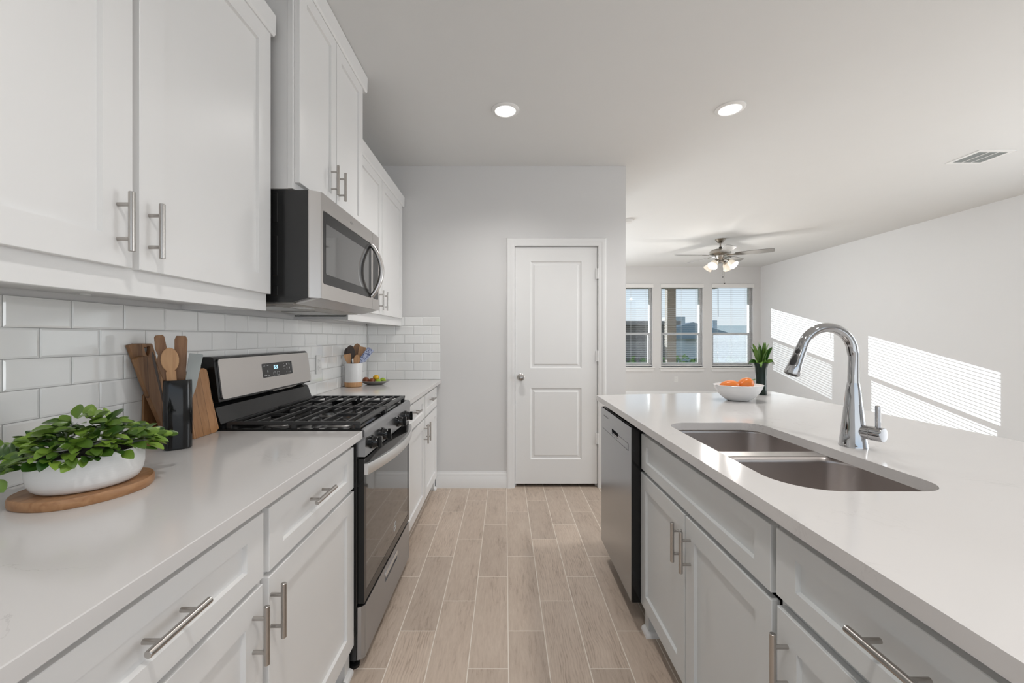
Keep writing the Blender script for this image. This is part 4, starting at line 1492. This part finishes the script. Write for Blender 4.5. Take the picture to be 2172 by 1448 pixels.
m = MB()
rg = random.Random(11)
for k in range(320):
    a = rg.uniform(0, 2 * PI)
    q_ = math.sqrt(rg.uniform(0, 1))
    p = Rp @ Vector((PRX * 1.10 * q_ * math.cos(a), PRY * 1.10 * q_ * math.sin(a), 0))
    out = Rp @ Vector((math.cos(a), math.sin(a), 0))
    edge = max(0.0, (q_ - 0.80) / 0.20)
    z = zb + 0.078 + (1 - q_ ** 2) * 0.075 * rg.uniform(0.35, 1.0) + rg.uniform(-0.004, 0.012) - edge * rg.uniform(-0.004, 0.010)
    x, y = pcx + p.x, pcy + p.y
    d = Vector((out.x * (0.2 + q_) + rg.uniform(-0.7, 0.7), out.y * (0.2 + q_) + rg.uniform(-0.7, 0.7), rg.uniform(-0.2, 0.8) * (1 - 0.7 * edge) - 0.3 * edge))
    if x < XL + 0.07: d.x = abs(d.x)
    ln = rg.uniform(0.022, 0.036)
    broad_leaf(m, (x, y, z), d, ln, ln * rg.uniform(0.30, 0.42), rg.uniform(0.0, 0.5), (rg.uniform(-0.6, 0.8), rg.uniform(-0.8, 0.4), 1))
# trailing shoots to both sides
shoots = []
for (sx_, sy_, ex_, ey_, zz) in ((-1.010, 0.865, -1.050, 0.828, -0.004), (-0.990, 0.855, -1.010, 0.815, -0.026), (-1.03, 0.90, -1.085, 0.872, 0.012), (-0.895, 1.020, -0.880, 1.070, 0.000), (-0.92, 1.025, -0.915, 1.085, 0.012), (-0.945, 1.03, -0.955, 1.085, 0.024)):
    for i in range(7):
        t = i / 6
        p = Vector((sx_ + (ex_ - sx_) * t, sy_ + (ey_ - sy_) * t, zb + 0.086 + zz * t - 0.008 * t * t))
        for sgn in (-1, 1):
            d = Vector((ex_ - sx_ + sgn * 0.04, ey_ - sy_ + sgn * 0.04, rg.uniform(-0.03, 0.05)))
            broad_leaf(m, p, d, rg.uniform(0.022, 0.032), rg.uniform(0.008, 0.012), 0.3, (0.5, -0.5, 0.9))
    shoots.append([(sx_, sy_, zb + 0.066), ((sx_ + ex_) / 2, (sy_ + ey_) / 2, zb + 0.084 + zz / 2), (ex_, ey_, zb + 0.078 + zz)])
m.build('foliage', 'leaf_green', r, smooth=60)
for q_ in shoots:
    MB().tube(q_, 0.0013, 6).build('stem', 'stem_green', r)

# ---------------------------------------------------------------- cutting boards leaning on the tiles


def leaning_board(name, poly, x0, x1, z1, th, mat_, label, holes=None, edge=None):
    """outline in (y, z); the back face leans from x0 at the counter to x1 at height z1"""
    k = (x1 - x0) / (z1 - CT)
    f = lambda a, b, d: (x0 + k * (b - CT) + d, a, b)
    m = MB()
    if holes: m.prism_holes(poly, holes, f, 0.0, th)
    else: m.prism(poly, f, 0.0, th)
    o = m.build(name, mat_, smooth=0)
    tag(o, label, 'cutting board', 'wooden boards leaning on the tiles')
    bv = o.modifiers.new('soft_edge', 'BEVEL')
    bv.width = 0.002
    bv.segments = 2
    bv.limit_method = 'ANGLE'
    bv.angle_limit = math.radians(50)
    return o


leaning_board('cutting_board', [(1.262, 1.243), (1.284, 1.248), (1.347, 1.247), (1.356, 1.217), (1.365, 1.185), (1.383, 1.184), (1.397, 1.150), (1.410, 1.050), (1.424, 0.967), (1.405, 0.916), (1.390, 0.9145), (1.366, 0.985), (1.328, 1.086), (1.304, 1.134), (1.283, 1.184)],
              -1.144, -1.1605, 1.25, 0.0125, 'wood_acacia', 'tilted brown paddle board with a dark hole in its handle, rearmost of the leaning boards',
              holes=[[(1.316, 1.236), (1.323, 1.234), (1.330, 1.239), (1.338, 1.236), (1.337, 1.224), (1.329, 1.207), (1.323, 1.211), (1.317, 1.226)]])
leaning_board('cutting_board', [(1.265, 1.198), (1.275, 1.206), (1.295, 1.209), (1.323, 1.204), (1.337, 1.187), (1.355, 1.186), (1.367, 1.158), (1.372, 1.135), (1.383, 1.039), (1.404, 0.971), (1.400, 0.9150), (1.372, 0.9145), (1.338, 1.004), (1.301, 1.090), (1.283, 1.136)],
              -1.128, -1.1460, 1.25, 0.013, 'wood_acacia', 'tilted brown board with rounded shoulders in front of the paddle board')
leaning_board('cutting_board', [(1.432, 0.9145), (1.540, 0.9145), (1.5585, 0.925), (1.552, 1.048), (1.556, 1.126), (1.553, 1.146), (1.540, 1.153), (1.520, 1.150), (1.488, 1.142), (1.463, 1.131), (1.452, 1.115)],
              -1.105, -1.150, 1.15, 0.030, 'wood_oak', 'light brown upright board with a curved top leaning beside the range')
leaning_board('cutting_board', [(1.316, 0.9145), (1.402, 0.9145), (1.404, 1.080), (1.395, 1.088), (1.348, 1.094), (1.330, 1.092), (1.321, 1.080)],
              -1.1600, -1.1605, 1.25, 0.0070, 'wood_mid', 'small plain brown board standing behind the tilted boards')

# ---------------------------------------------------------------- utensil holder and utensils
hx, hy = -1.043, 1.318
r = thing('utensil_holder', (hx, hy, CT), 'tall glossy black utensil holder on the near counter', 'utensil holder')
Rh = Matrix.Rotation(math.radians(40), 3, 'Z')


def hring(sx, sy, z, n=40, p=3.2):
    out = []
    for k in range(n):
        a = 2 * PI * k / n
        c, s = math.cos(a), math.sin(a)
        v = Rh @ Vector((sx * math.copysign(abs(c) ** (2 / p), c), sy * math.copysign(abs(s) ** (2 / p), s), 0))
        out.append((hx + v.x, hy + v.y, z))
    return out


m = MB()
m.loft([hring(0.033, 0.026, CT), hring(0.037, 0.030, CT + 0.004), hring(0.0380, 0.031, CT + 0.11), hring(0.0368, 0.030, CT + 0.216), hring(0.0358, 0.029, CT + 0.2185), hring(0.0335, 0.0265, CT + 0.2175), hring(0.0335, 0.0265, CT + 0.03)])
m.build('holder_body', 'black_gloss', r, smooth=40)

hr_ = Rh @ Vector((1, 0, 0))       # across the view
hf_ = Rh @ Vector((0, -1, 0))      # towards the room
hb0 = Vector((hx, hy, 0))


def flat_utensil(name, label, base, tip, outline, th, mat_, group='utensils in the black holder', cat='utensil', facing=None):
    """outline: (s along, half width) from base to tip, a flat paddle facing 'facing'"""
    base, tip = Vector(base), Vector(tip)
    ax = (tip - base)
    L_ = ax.length
    ax.normalize()
    fc = Vector(facing if facing is not None else hf_)
    sd = ax.cross(fc).normalized()
    nr = sd.cross(ax).normalized()
    pts_ = [(s, w) for s, w in outline] + [(s, -w) for s, w in reversed(outline)]
    m_ = MB()
    m_.loft([[base + ax * (s * L_) + sd * w + nr * (-th / 2) for s, w in pts_], [base + ax * (s * L_) + sd * w + nr * (th / 2) for s, w in pts_]])
    o_ = m_.build(name, mat_, smooth=0)
    tag(o_, label, cat, group)
    bv_ = o_.modifiers.new('soft_edge', 'BEVEL')
    bv_.width = min(0.0016, th * 0.3)
    bv_.segments = 2
    bv_.limit_method = 'ANGLE'
    bv_.angle_limit = math.radians(40)
    return o_


def rnd_head(s0, s1, w, neck, n=9):
    out = []
    for i in range(n + 1):
        t = i / n
        a = PI * (0.14 + 0.86 * t)
        out.append((s0 + (s1 - s0) * (1 - math.cos(a)) / 2, max(w * math.sin(a), 0.0012)))
    return [(0.0, neck), (s0, neck)] + [q for q in out if q[0] > s0 + 1e-4]


P_ = lambda u, v, z: hb0 + hr_ * u + hf_ * v + Vector((0, 0, z))
flat_utensil('wooden_spoon', 'light wooden spoon with a round head at the front of the black holder', P_(-0.005, 0.010, CT + 0.05), P_(-0.022, 0.020, 1.235), rnd_head(0.72, 1.0, 0.0225, 0.0125), 0.009, 'wood_light')
flat_utensil('wooden_spatula', 'dark wooden utensil standing left rear in the black holder', P_(-0.008, -0.012, CT + 0.05), P_(-0.046, -0.012, 1.274), [(0, 0.006), (0.55, 0.007), (0.72, 0.017), (0.80, 0.010), (0.86, 0.0145), (0.98, 0.0125), (1.0, 0.009)], 0.009, 'wood_mid')
flat_utensil('wooden_turner', 'thick squared wooden handle standing right rear in the black holder', P_(0.004, -0.014, CT + 0.05), P_(0.009, -0.016, 1.272), [(0, 0.008), (0.5, 0.011), (0.7, 0.015), (0.96, 0.0165), (1.0, 0.012)], 0.017, 'wood_mid')
flat_utensil('scraper', 'pale grey flat scraper leaning right in the black holder', P_(0.012, 0.008, CT + 0.06), P_(0.047, 0.012, 1.214), [(0, 0.008), (0.35, 0.008), (0.55, 0.015), (0.99, 0.0185), (1.0, 0.0175)], 0.004, 'stone_grey')
flat_utensil('wire_whisk_handle', 'thin dark curved utensil at the left edge of the black holder', P_(-0.020, 0.004, CT + 0.06), P_(-0.062, -0.004, 1.222), [(0, 0.002), (0.7, 0.003), (0.95, 0.0035), (1.0, 0.001)], 0.004, 'utensil_dark')

# ---------------------------------------------------------------- crock, utensils and fruit plate in the far corner
kx, ky = -1.090, 2.975
r = thing('utensil_crock', (kx, ky, CT), 'white crock of wooden utensils on the far counter corner', 'utensil holder')
m = MB().lathe([(0.0001, CT), (0.054, CT), (0.060, CT + 0.004), (0.062, CT + 0.034), (0.0615, CT + 0.036)], (kx, ky, 0), 36)
m.build('wooden_base', 'wood_light', r, smooth=40)
m = MB().lathe([(0.0612, CT + 0.036), (0.062, CT + 0.040), (0.060, CT + 0.10), (0.063, CT + 0.166), (0.0625, CT + 0.170), (0.058, CT + 0.168), (0.055, CT + 0.10), (0.055, CT + 0.04), (0.0001, CT + 0.04)], (kx, ky, 0), 36)
m.build('crock_body', 'ceramic_plain', r, smooth=40)
kb = Vector((kx, ky, 0))
vw = Vector((-1.09, 2.975, 0)).normalized()
ku = Vector((vw.y, -vw.x, 0))
K_ = lambda u, v, z: kb + ku * u - vw * v + Vector((0, 0, z))
face = -vw + Vector((0, 0, 0.05))
g_ = 'utensils in the white crock'
flat_utensil('ladle', 'dark ladle leaning furthest left in the white crock', K_(-0.010, -0.008, CT + 0.06), K_(-0.046, -0.022, 1.192), rnd_head(0.52, 1.0, 0.024, 0.005), 0.010, 'utensil_dark', g_, facing=face)
flat_utensil('serving_spoon', 'dark round spoon standing behind the pale left spatula in the white crock', K_(-0.006, 0.000, CT + 0.06), K_(-0.022, -0.004, 1.212), rnd_head(0.58, 1.0, 0.028, 0.005), 0.010, 'utensil_dark', g_, facing=face)
flat_utensil('wooden_spatula', 'pale wedge-shaped wooden spatula leaning left in the white crock', K_(-0.008, 0.024, CT + 0.06), K_(-0.042, 0.028, 1.150), [(0, 0.004), (0.52, 0.006), (0.78, 0.020), (0.97, 0.026), (1.0, 0.024)], 0.006, 'wood_light', g_, facing=face)
flat_utensil('wooden_spoon', 'big reddish brown spoon in the middle of the white crock', K_(0.004, -0.020, CT + 0.06), K_(0.028, -0.030, 1.224), rnd_head(0.50, 1.0, 0.032, 0.006), 0.010, 'wood_mid', g_, facing=face)
flat_utensil('wooden_spoon', 'small pale wooden spoon at the front of the white crock', K_(0.006, 0.032, CT + 0.06), K_(0.026, 0.040, 1.146), rnd_head(0.55, 1.0, 0.022, 0.006), 0.008, 'wood_light', g_, facing=face)
flat_utensil('wooden_turner', 'square tan wooden turner right of the brown spoon in the white crock', K_(0.016, -0.004, CT + 0.06), K_(0.064, -0.008, 1.200), [(0, 0.006), (0.45, 0.008), (0.58, 0.022), (0.98, 0.024), (1.0, 0.022)], 0.008, 'wood_light', g_, facing=face)


def pattern_material():
    m_ = bpy.data.materials.new('blue_pattern')
    nt, b = nodes_of(m_)
    v = nt.nodes.new('ShaderNodeTexVoronoi')
    v.inputs['Scale'].default_value = 110
    r_ = nt.nodes.new('ShaderNodeValToRGB')
    r_.color_ramp.elements[0].position = 0.25
    r_.color_ramp.elements[0].color = (0.05, 0.07, 0.2, 1)
    r_.color_ramp.elements[1].position = 0.6
    r_.color_ramp.elements[1].color = (0.45, 0.50, 0.66, 1)
    tc = nt.nodes.new('ShaderNodeTexCoord')
    nt.links.new(tc.outputs['Object'], v.inputs['Vector'])
    nt.links.new(v.outputs['Distance'], r_.inputs[0])
    nt.links.new(r_.outputs[0], b.inputs['Base Color'])
    MATS['blue_pattern'] = m_


pattern_material()
flat_utensil('patterned_spatula', 'blue and white patterned spatula furthest right in the white crock', K_(-0.036, 0.022, CT + 0.06), K_(0.120, 0.018, 1.186), [(0, 0.005), (0.55, 0.006), (0.62, 0.024), (0.98, 0.025), (1.0, 0.022)], 0.010, 'blue_pattern', g_, facing=face)

px_, py_ = -0.982, 3.118
r = thing('fruit_plate', (px_, py_, CT), 'shallow grey oval plate of cut fruit in front of the white crock', 'plate')
m = MB().lathe([(0.0001, CT), (0.055, CT), (0.060, CT + 0.003), (0.090, CT + 0.015), (0.112, CT + 0.027), (0.1125, CT + 0.030), (0.110, CT + 0.031), (0.088, CT + 0.020), (0.058, CT + 0.008), (0.0001, CT + 0.007)], (px_, py_, 0), 40, sx=1.0, sy=0.80)
m.build('plate_body', 'pewter', r, smooth=40)
gf = 'fruit on the grey plate'
for nm, c, s, mt, lb in (('brown_fruit', (px_ - 0.060, py_ - 0.020, CT + 0.034), (0.024, 0.022, 0.024), 'fruit_brown', 'dark brown cut fruit at the left on the grey plate'),
                         ('brown_fruit', (px_ - 0.012, py_ - 0.030, CT + 0.030), (0.024, 0.020, 0.020), 'fruit_brown', 'reddish brown fruit in the middle front of the grey plate'),
                         ('yellow_fruit', (px_ + 0.006, py_ + 0.014, CT + 0.050), (0.024, 0.024, 0.022), 'fruit_yellow', 'round yellow fruit on top of the grey plate'),
                         ('green_fruit', (px_ + 0.034, py_ - 0.022, CT + 0.028), (0.022, 0.018, 0.016), 'fruit_lime', 'bright green fruit right of the brown fruit on the plate'),
                         ('green_fruit', (px_ + 0.056, py_ + 0.014, CT + 0.032), (0.020, 0.020, 0.018), 'fruit_lime', 'green fruit right behind on the grey plate'),
                         ('green_fruit', (px_ + 0.072, py_ - 0.012, CT + 0.030), (0.018, 0.014, 0.013), 'fruit_lime', 'small green fruit at the right rim of the grey plate')):
    m = MB().sphere(c, 1.0, 18, 12, s)
    o = m.build(nm, mt, smooth=60)
    tag(o, lb, 'fruit', gf)

# ---------------------------------------------------------------- ceiling fan
fx0, fy0 = 3.168, 6.08
r = thing('ceiling_fan', (fx0, fy0, ZC), 'brushed metal ceiling fan with dark blades and four lit shades', 'ceiling fan')
MB().lathe([(0.072, ZC), (0.072, ZC - 0.008), (0.060, ZC - 0.020), (0.040, ZC - 0.050), (0.018, ZC - 0.060), (0.0001, ZC - 0.060)], (fx0, fy0, 0), 32).build('canopy', 'fan_metal', r)
m = MB().cyl((fx0, fy0, ZC - 0.055), (fx0, fy0, 2.560), 0.011, n=14)
m.build('downrod', 'fan_metal', r)
MB().cyl((fx0, fy0, 2.570), (fx0, fy0, 2.600), 0.020, n=16).build('rod_coupling', 'black_matte', r)
m = MB().lathe([(0.0001, 2.572), (0.060, 2.570), (0.118, 2.556), (0.142, 2.536), (0.142, 2.500), (0.120, 2.482), (0.075, 2.474), (0.0001, 2.474)], (fx0, fy0, 0), 40)
m.build('motor_housing', 'fan_metal', r)
m = MB().lathe([(0.060, 2.476), (0.055, 2.440), (0.040, 2.420), (0.040, 2.395), (0.052, 2.385), (0.048, 2.365), (0.0001, 2.360)], (fx0, fy0, 0), 32)
m.build('light_kit', 'fan_metal', r)
for k in range(5):
    a = math.radians(-34 + 72 * k)
    R = Matrix.Rotation(a, 3, 'Z') @ Matrix.Rotation(math.radians(-13), 3, 'X')
    c0 = Vector((fx0, fy0, 2.478))
    m = MB()
    out = [(0.195, -0.045), (0.30, -0.058), (0.50, -0.066), (0.64, -0.064), (0.665, -0.050), (0.672, -0.02), (0.672, 0.02), (0.665, 0.050), (0.64, 0.064), (0.50, 0.066), (0.30, 0.058), (0.195, 0.045)]
    m.loft([[c0 + R @ Vector((x, y, d)) for x, y in out] for d in (-0.003, 0.003)])
    o = m.build('fan_blade', 'fan_blade', r, smooth=0)
    m = MB()
    br_ = [(0.085, -0.016), (0.16, -0.012), (0.20, -0.030), (0.255, -0.034), (0.255, 0.034), (0.20, 0.030), (0.16, 0.012), (0.085, 0.016)]
    m.loft([[c0 + R @ Vector((x, y, d)) for x, y in br_] for d in (-0.010, -0.0035)])
    m.build('blade_bracket', 'fan_metal', o, smooth=0)
for k in range(4):
    a = math.radians(-57 + 90 * k)
    dv = Vector((math.cos(a), math.sin(a), 0))
    hub = Vector((fx0, fy0, 2.405))
    el = hub + dv * 0.115 + Vector((0, 0, -0.020))
    m = MB().tube([hub + dv * 0.035, hub + dv * 0.07 + Vector((0, 0, 0.006)), el], 0.008, 10)
    sd = (dv * 0.80 + Vector((0, 0, -0.78))).normalized()
    m.tube([el - sd * 0.01, el + sd * 0.028], [0.020, 0.024], 18)
    m.build('lamp_arm', 'fan_metal', r)
    z_ = sd
    x_ = z_.cross(Vector((0, 0, 1))).normalized()
    y_ = z_.cross(x_)
    R3 = Matrix((x_, y_, z_)).transposed()
    m = MB().lathe([(0.026, 0.022), (0.040, 0.040), (0.050, 0.070), (0.056, 0.100), (0.066, 0.122), (0.063, 0.122), (0.053, 0.100), (0.047, 0.070), (0.037, 0.042), (0.024, 0.026)], el, 28, M=R3)
    o = m.build('lamp_shade', 'shade_glow', r, smooth=60)
    MB().sphere(el + sd * 0.072, 0.026, 16, 10).build('bulb', 'bulb_glow', o)
    d = bpy.data.lights.new('fan_lamp', 'POINT')
    d.energy = 8.5
    d.color = (1.0, 0.97, 0.93)
    d.shadow_soft_size = 0.03
    lo = bpy.data.objects.new('fan_lamp', d)
    C.objects.link(lo)
    lo.parent = r
    lo.location = el + sd * 0.135 - Vector((fx0, fy0, ZC))
for dx, zl in ((0.02, 2.155), (0.045, 2.065)):
    m = MB().cyl((fx0 + dx, fy0 - 0.03, zl), (fx0 + dx, fy0 - 0.03, 2.37), 0.0011, n=6)
    m.mi = 1
    m.sphere((fx0 + dx, fy0 - 0.03, zl), 0.010, 12, 8)
    m.build('pull_chain', ['fan_metal', 'black_matte'], r)

# ---------------------------------------------------------------- outside the living room windows
m = MB().box(-40, 60, YO + 0.05, 120, -0.35, -0.25)
tag(m.build('lawn', 'grass', smooth=0), 'green lawn beyond the living room windows', 'lawn', kind='structure')
r = thing('porch', (3.0, 9.8, -0.25), 'covered porch with a brown post outside the middle window', 'porch')
m = MB().box(-1.5, 5.6, 10.85, 11.05, 2.565, 2.86)
m.build('porch_beam', 'porch_paint', r, smooth=0)
MB().box(-1.5, 5.6, YO + 0.06, 11.05, 2.86, 2.96).build('porch_roof', 'porch_paint', r, smooth=0)
m = MB()
m.box(4.27, 4.49, 10.86, 11.04, -0.25, 2.565)
for k in range(26):
    z = -0.20 + k * 0.075
    m.box(4.262, 4.498, 10.852, 11.048, z, z + 0.062, 0.003)
m.build('porch_post', 'porch_paint', r, smooth=0)
MB().box(-1.5, 5.6, YO + 0.06, 11.1, -0.25, -0.12).build('porch_slab', 'stone_grey', r, smooth=0)


def house(loc, x0, x1, y0, y1, zw, zr, walls, roof, label, chim=None, axis='X'):
    r_ = thing('neighbour_house', loc, label, 'house', 'houses beyond the windows')
    m_ = MB().box(x0, x1, y0, y1, -0.25, zw)
    m_.build('house_walls', walls, r_, smooth=0)
    m_ = MB()
    if axis == 'X':
        ym = (y0 + y1) / 2
        m_.loft([[(x, y0 - 0.3, zw), (x, ym, zr), (x, y1 + 0.3, zw), (x, y1 + 0.3, zw - 0.12), (x, y0 - 0.3, zw - 0.12)] for x in (x0 - 0.3, x1 + 0.3)])
    else:
        xm = (x0 + x1) / 2
        m_.loft([[(x0 - 0.3, y, zw), (xm, y, zr), (x1 + 0.3, y, zw), (x1 + 0.3, y, zw - 0.12), (x0 - 0.3, y, zw - 0.12)] for y in (y0 - 0.3, y1 + 0.3)])
    m_.build('house_roof', roof, r_, smooth=0)
    if chim:
        MB().box(*chim).build('chimney', walls, r_, smooth=0)
    return r_


# bluish house seen through the middle window; gable slope falls to the right
r = house((8.0, 21, -0.25), 6.6, 10.0, 18.5, 24, 1.35, 1.95, 'siding_blue', 'roof_slate', 'blue-grey house in shade right of the porch post', chim=(7.30, 7.98, 18.3, 19.2, 0.5, 2.20), axis='Y')
MB().box(9.84, 10.06, 19.6, 20.2, 0.5, 2.09).build('chimney', 'siding_blue', r, smooth=0)
house((4.2, 15, -0.25), 2.6, 5.75, 14.5, 17.6, 1.84, 1.90, 'siding_dark', 'siding_dark', 'dark brown house behind the window beside the kitchen wall')
house((22.0, 40, -0.25), 17.5, 40, 36, 44, 1.5, 2.45, 'roof_brown', 'roof_brown', 'pale brown roofed house far behind the corner window')
rg = random.Random(3)
m = MB()
for k in range(900):
    x, z = rg.uniform(1.5, 8.2), rg.uniform(-0.2, 0.62)
    broad_leaf(m, (x, 12.9 + rg.uniform(-0.15, 0.15), z), (rg.uniform(-1, 1), -0.6, rg.uniform(-0.2, 1)), rg.uniform(0.10, 0.18), rg.uniform(0.04, 0.07), 0.3, (0, -1, 0.6))
tag(m.build('hedge', 'leaf_strap', smooth=60), 'low green hedge running below the windows outside', 'hedge')
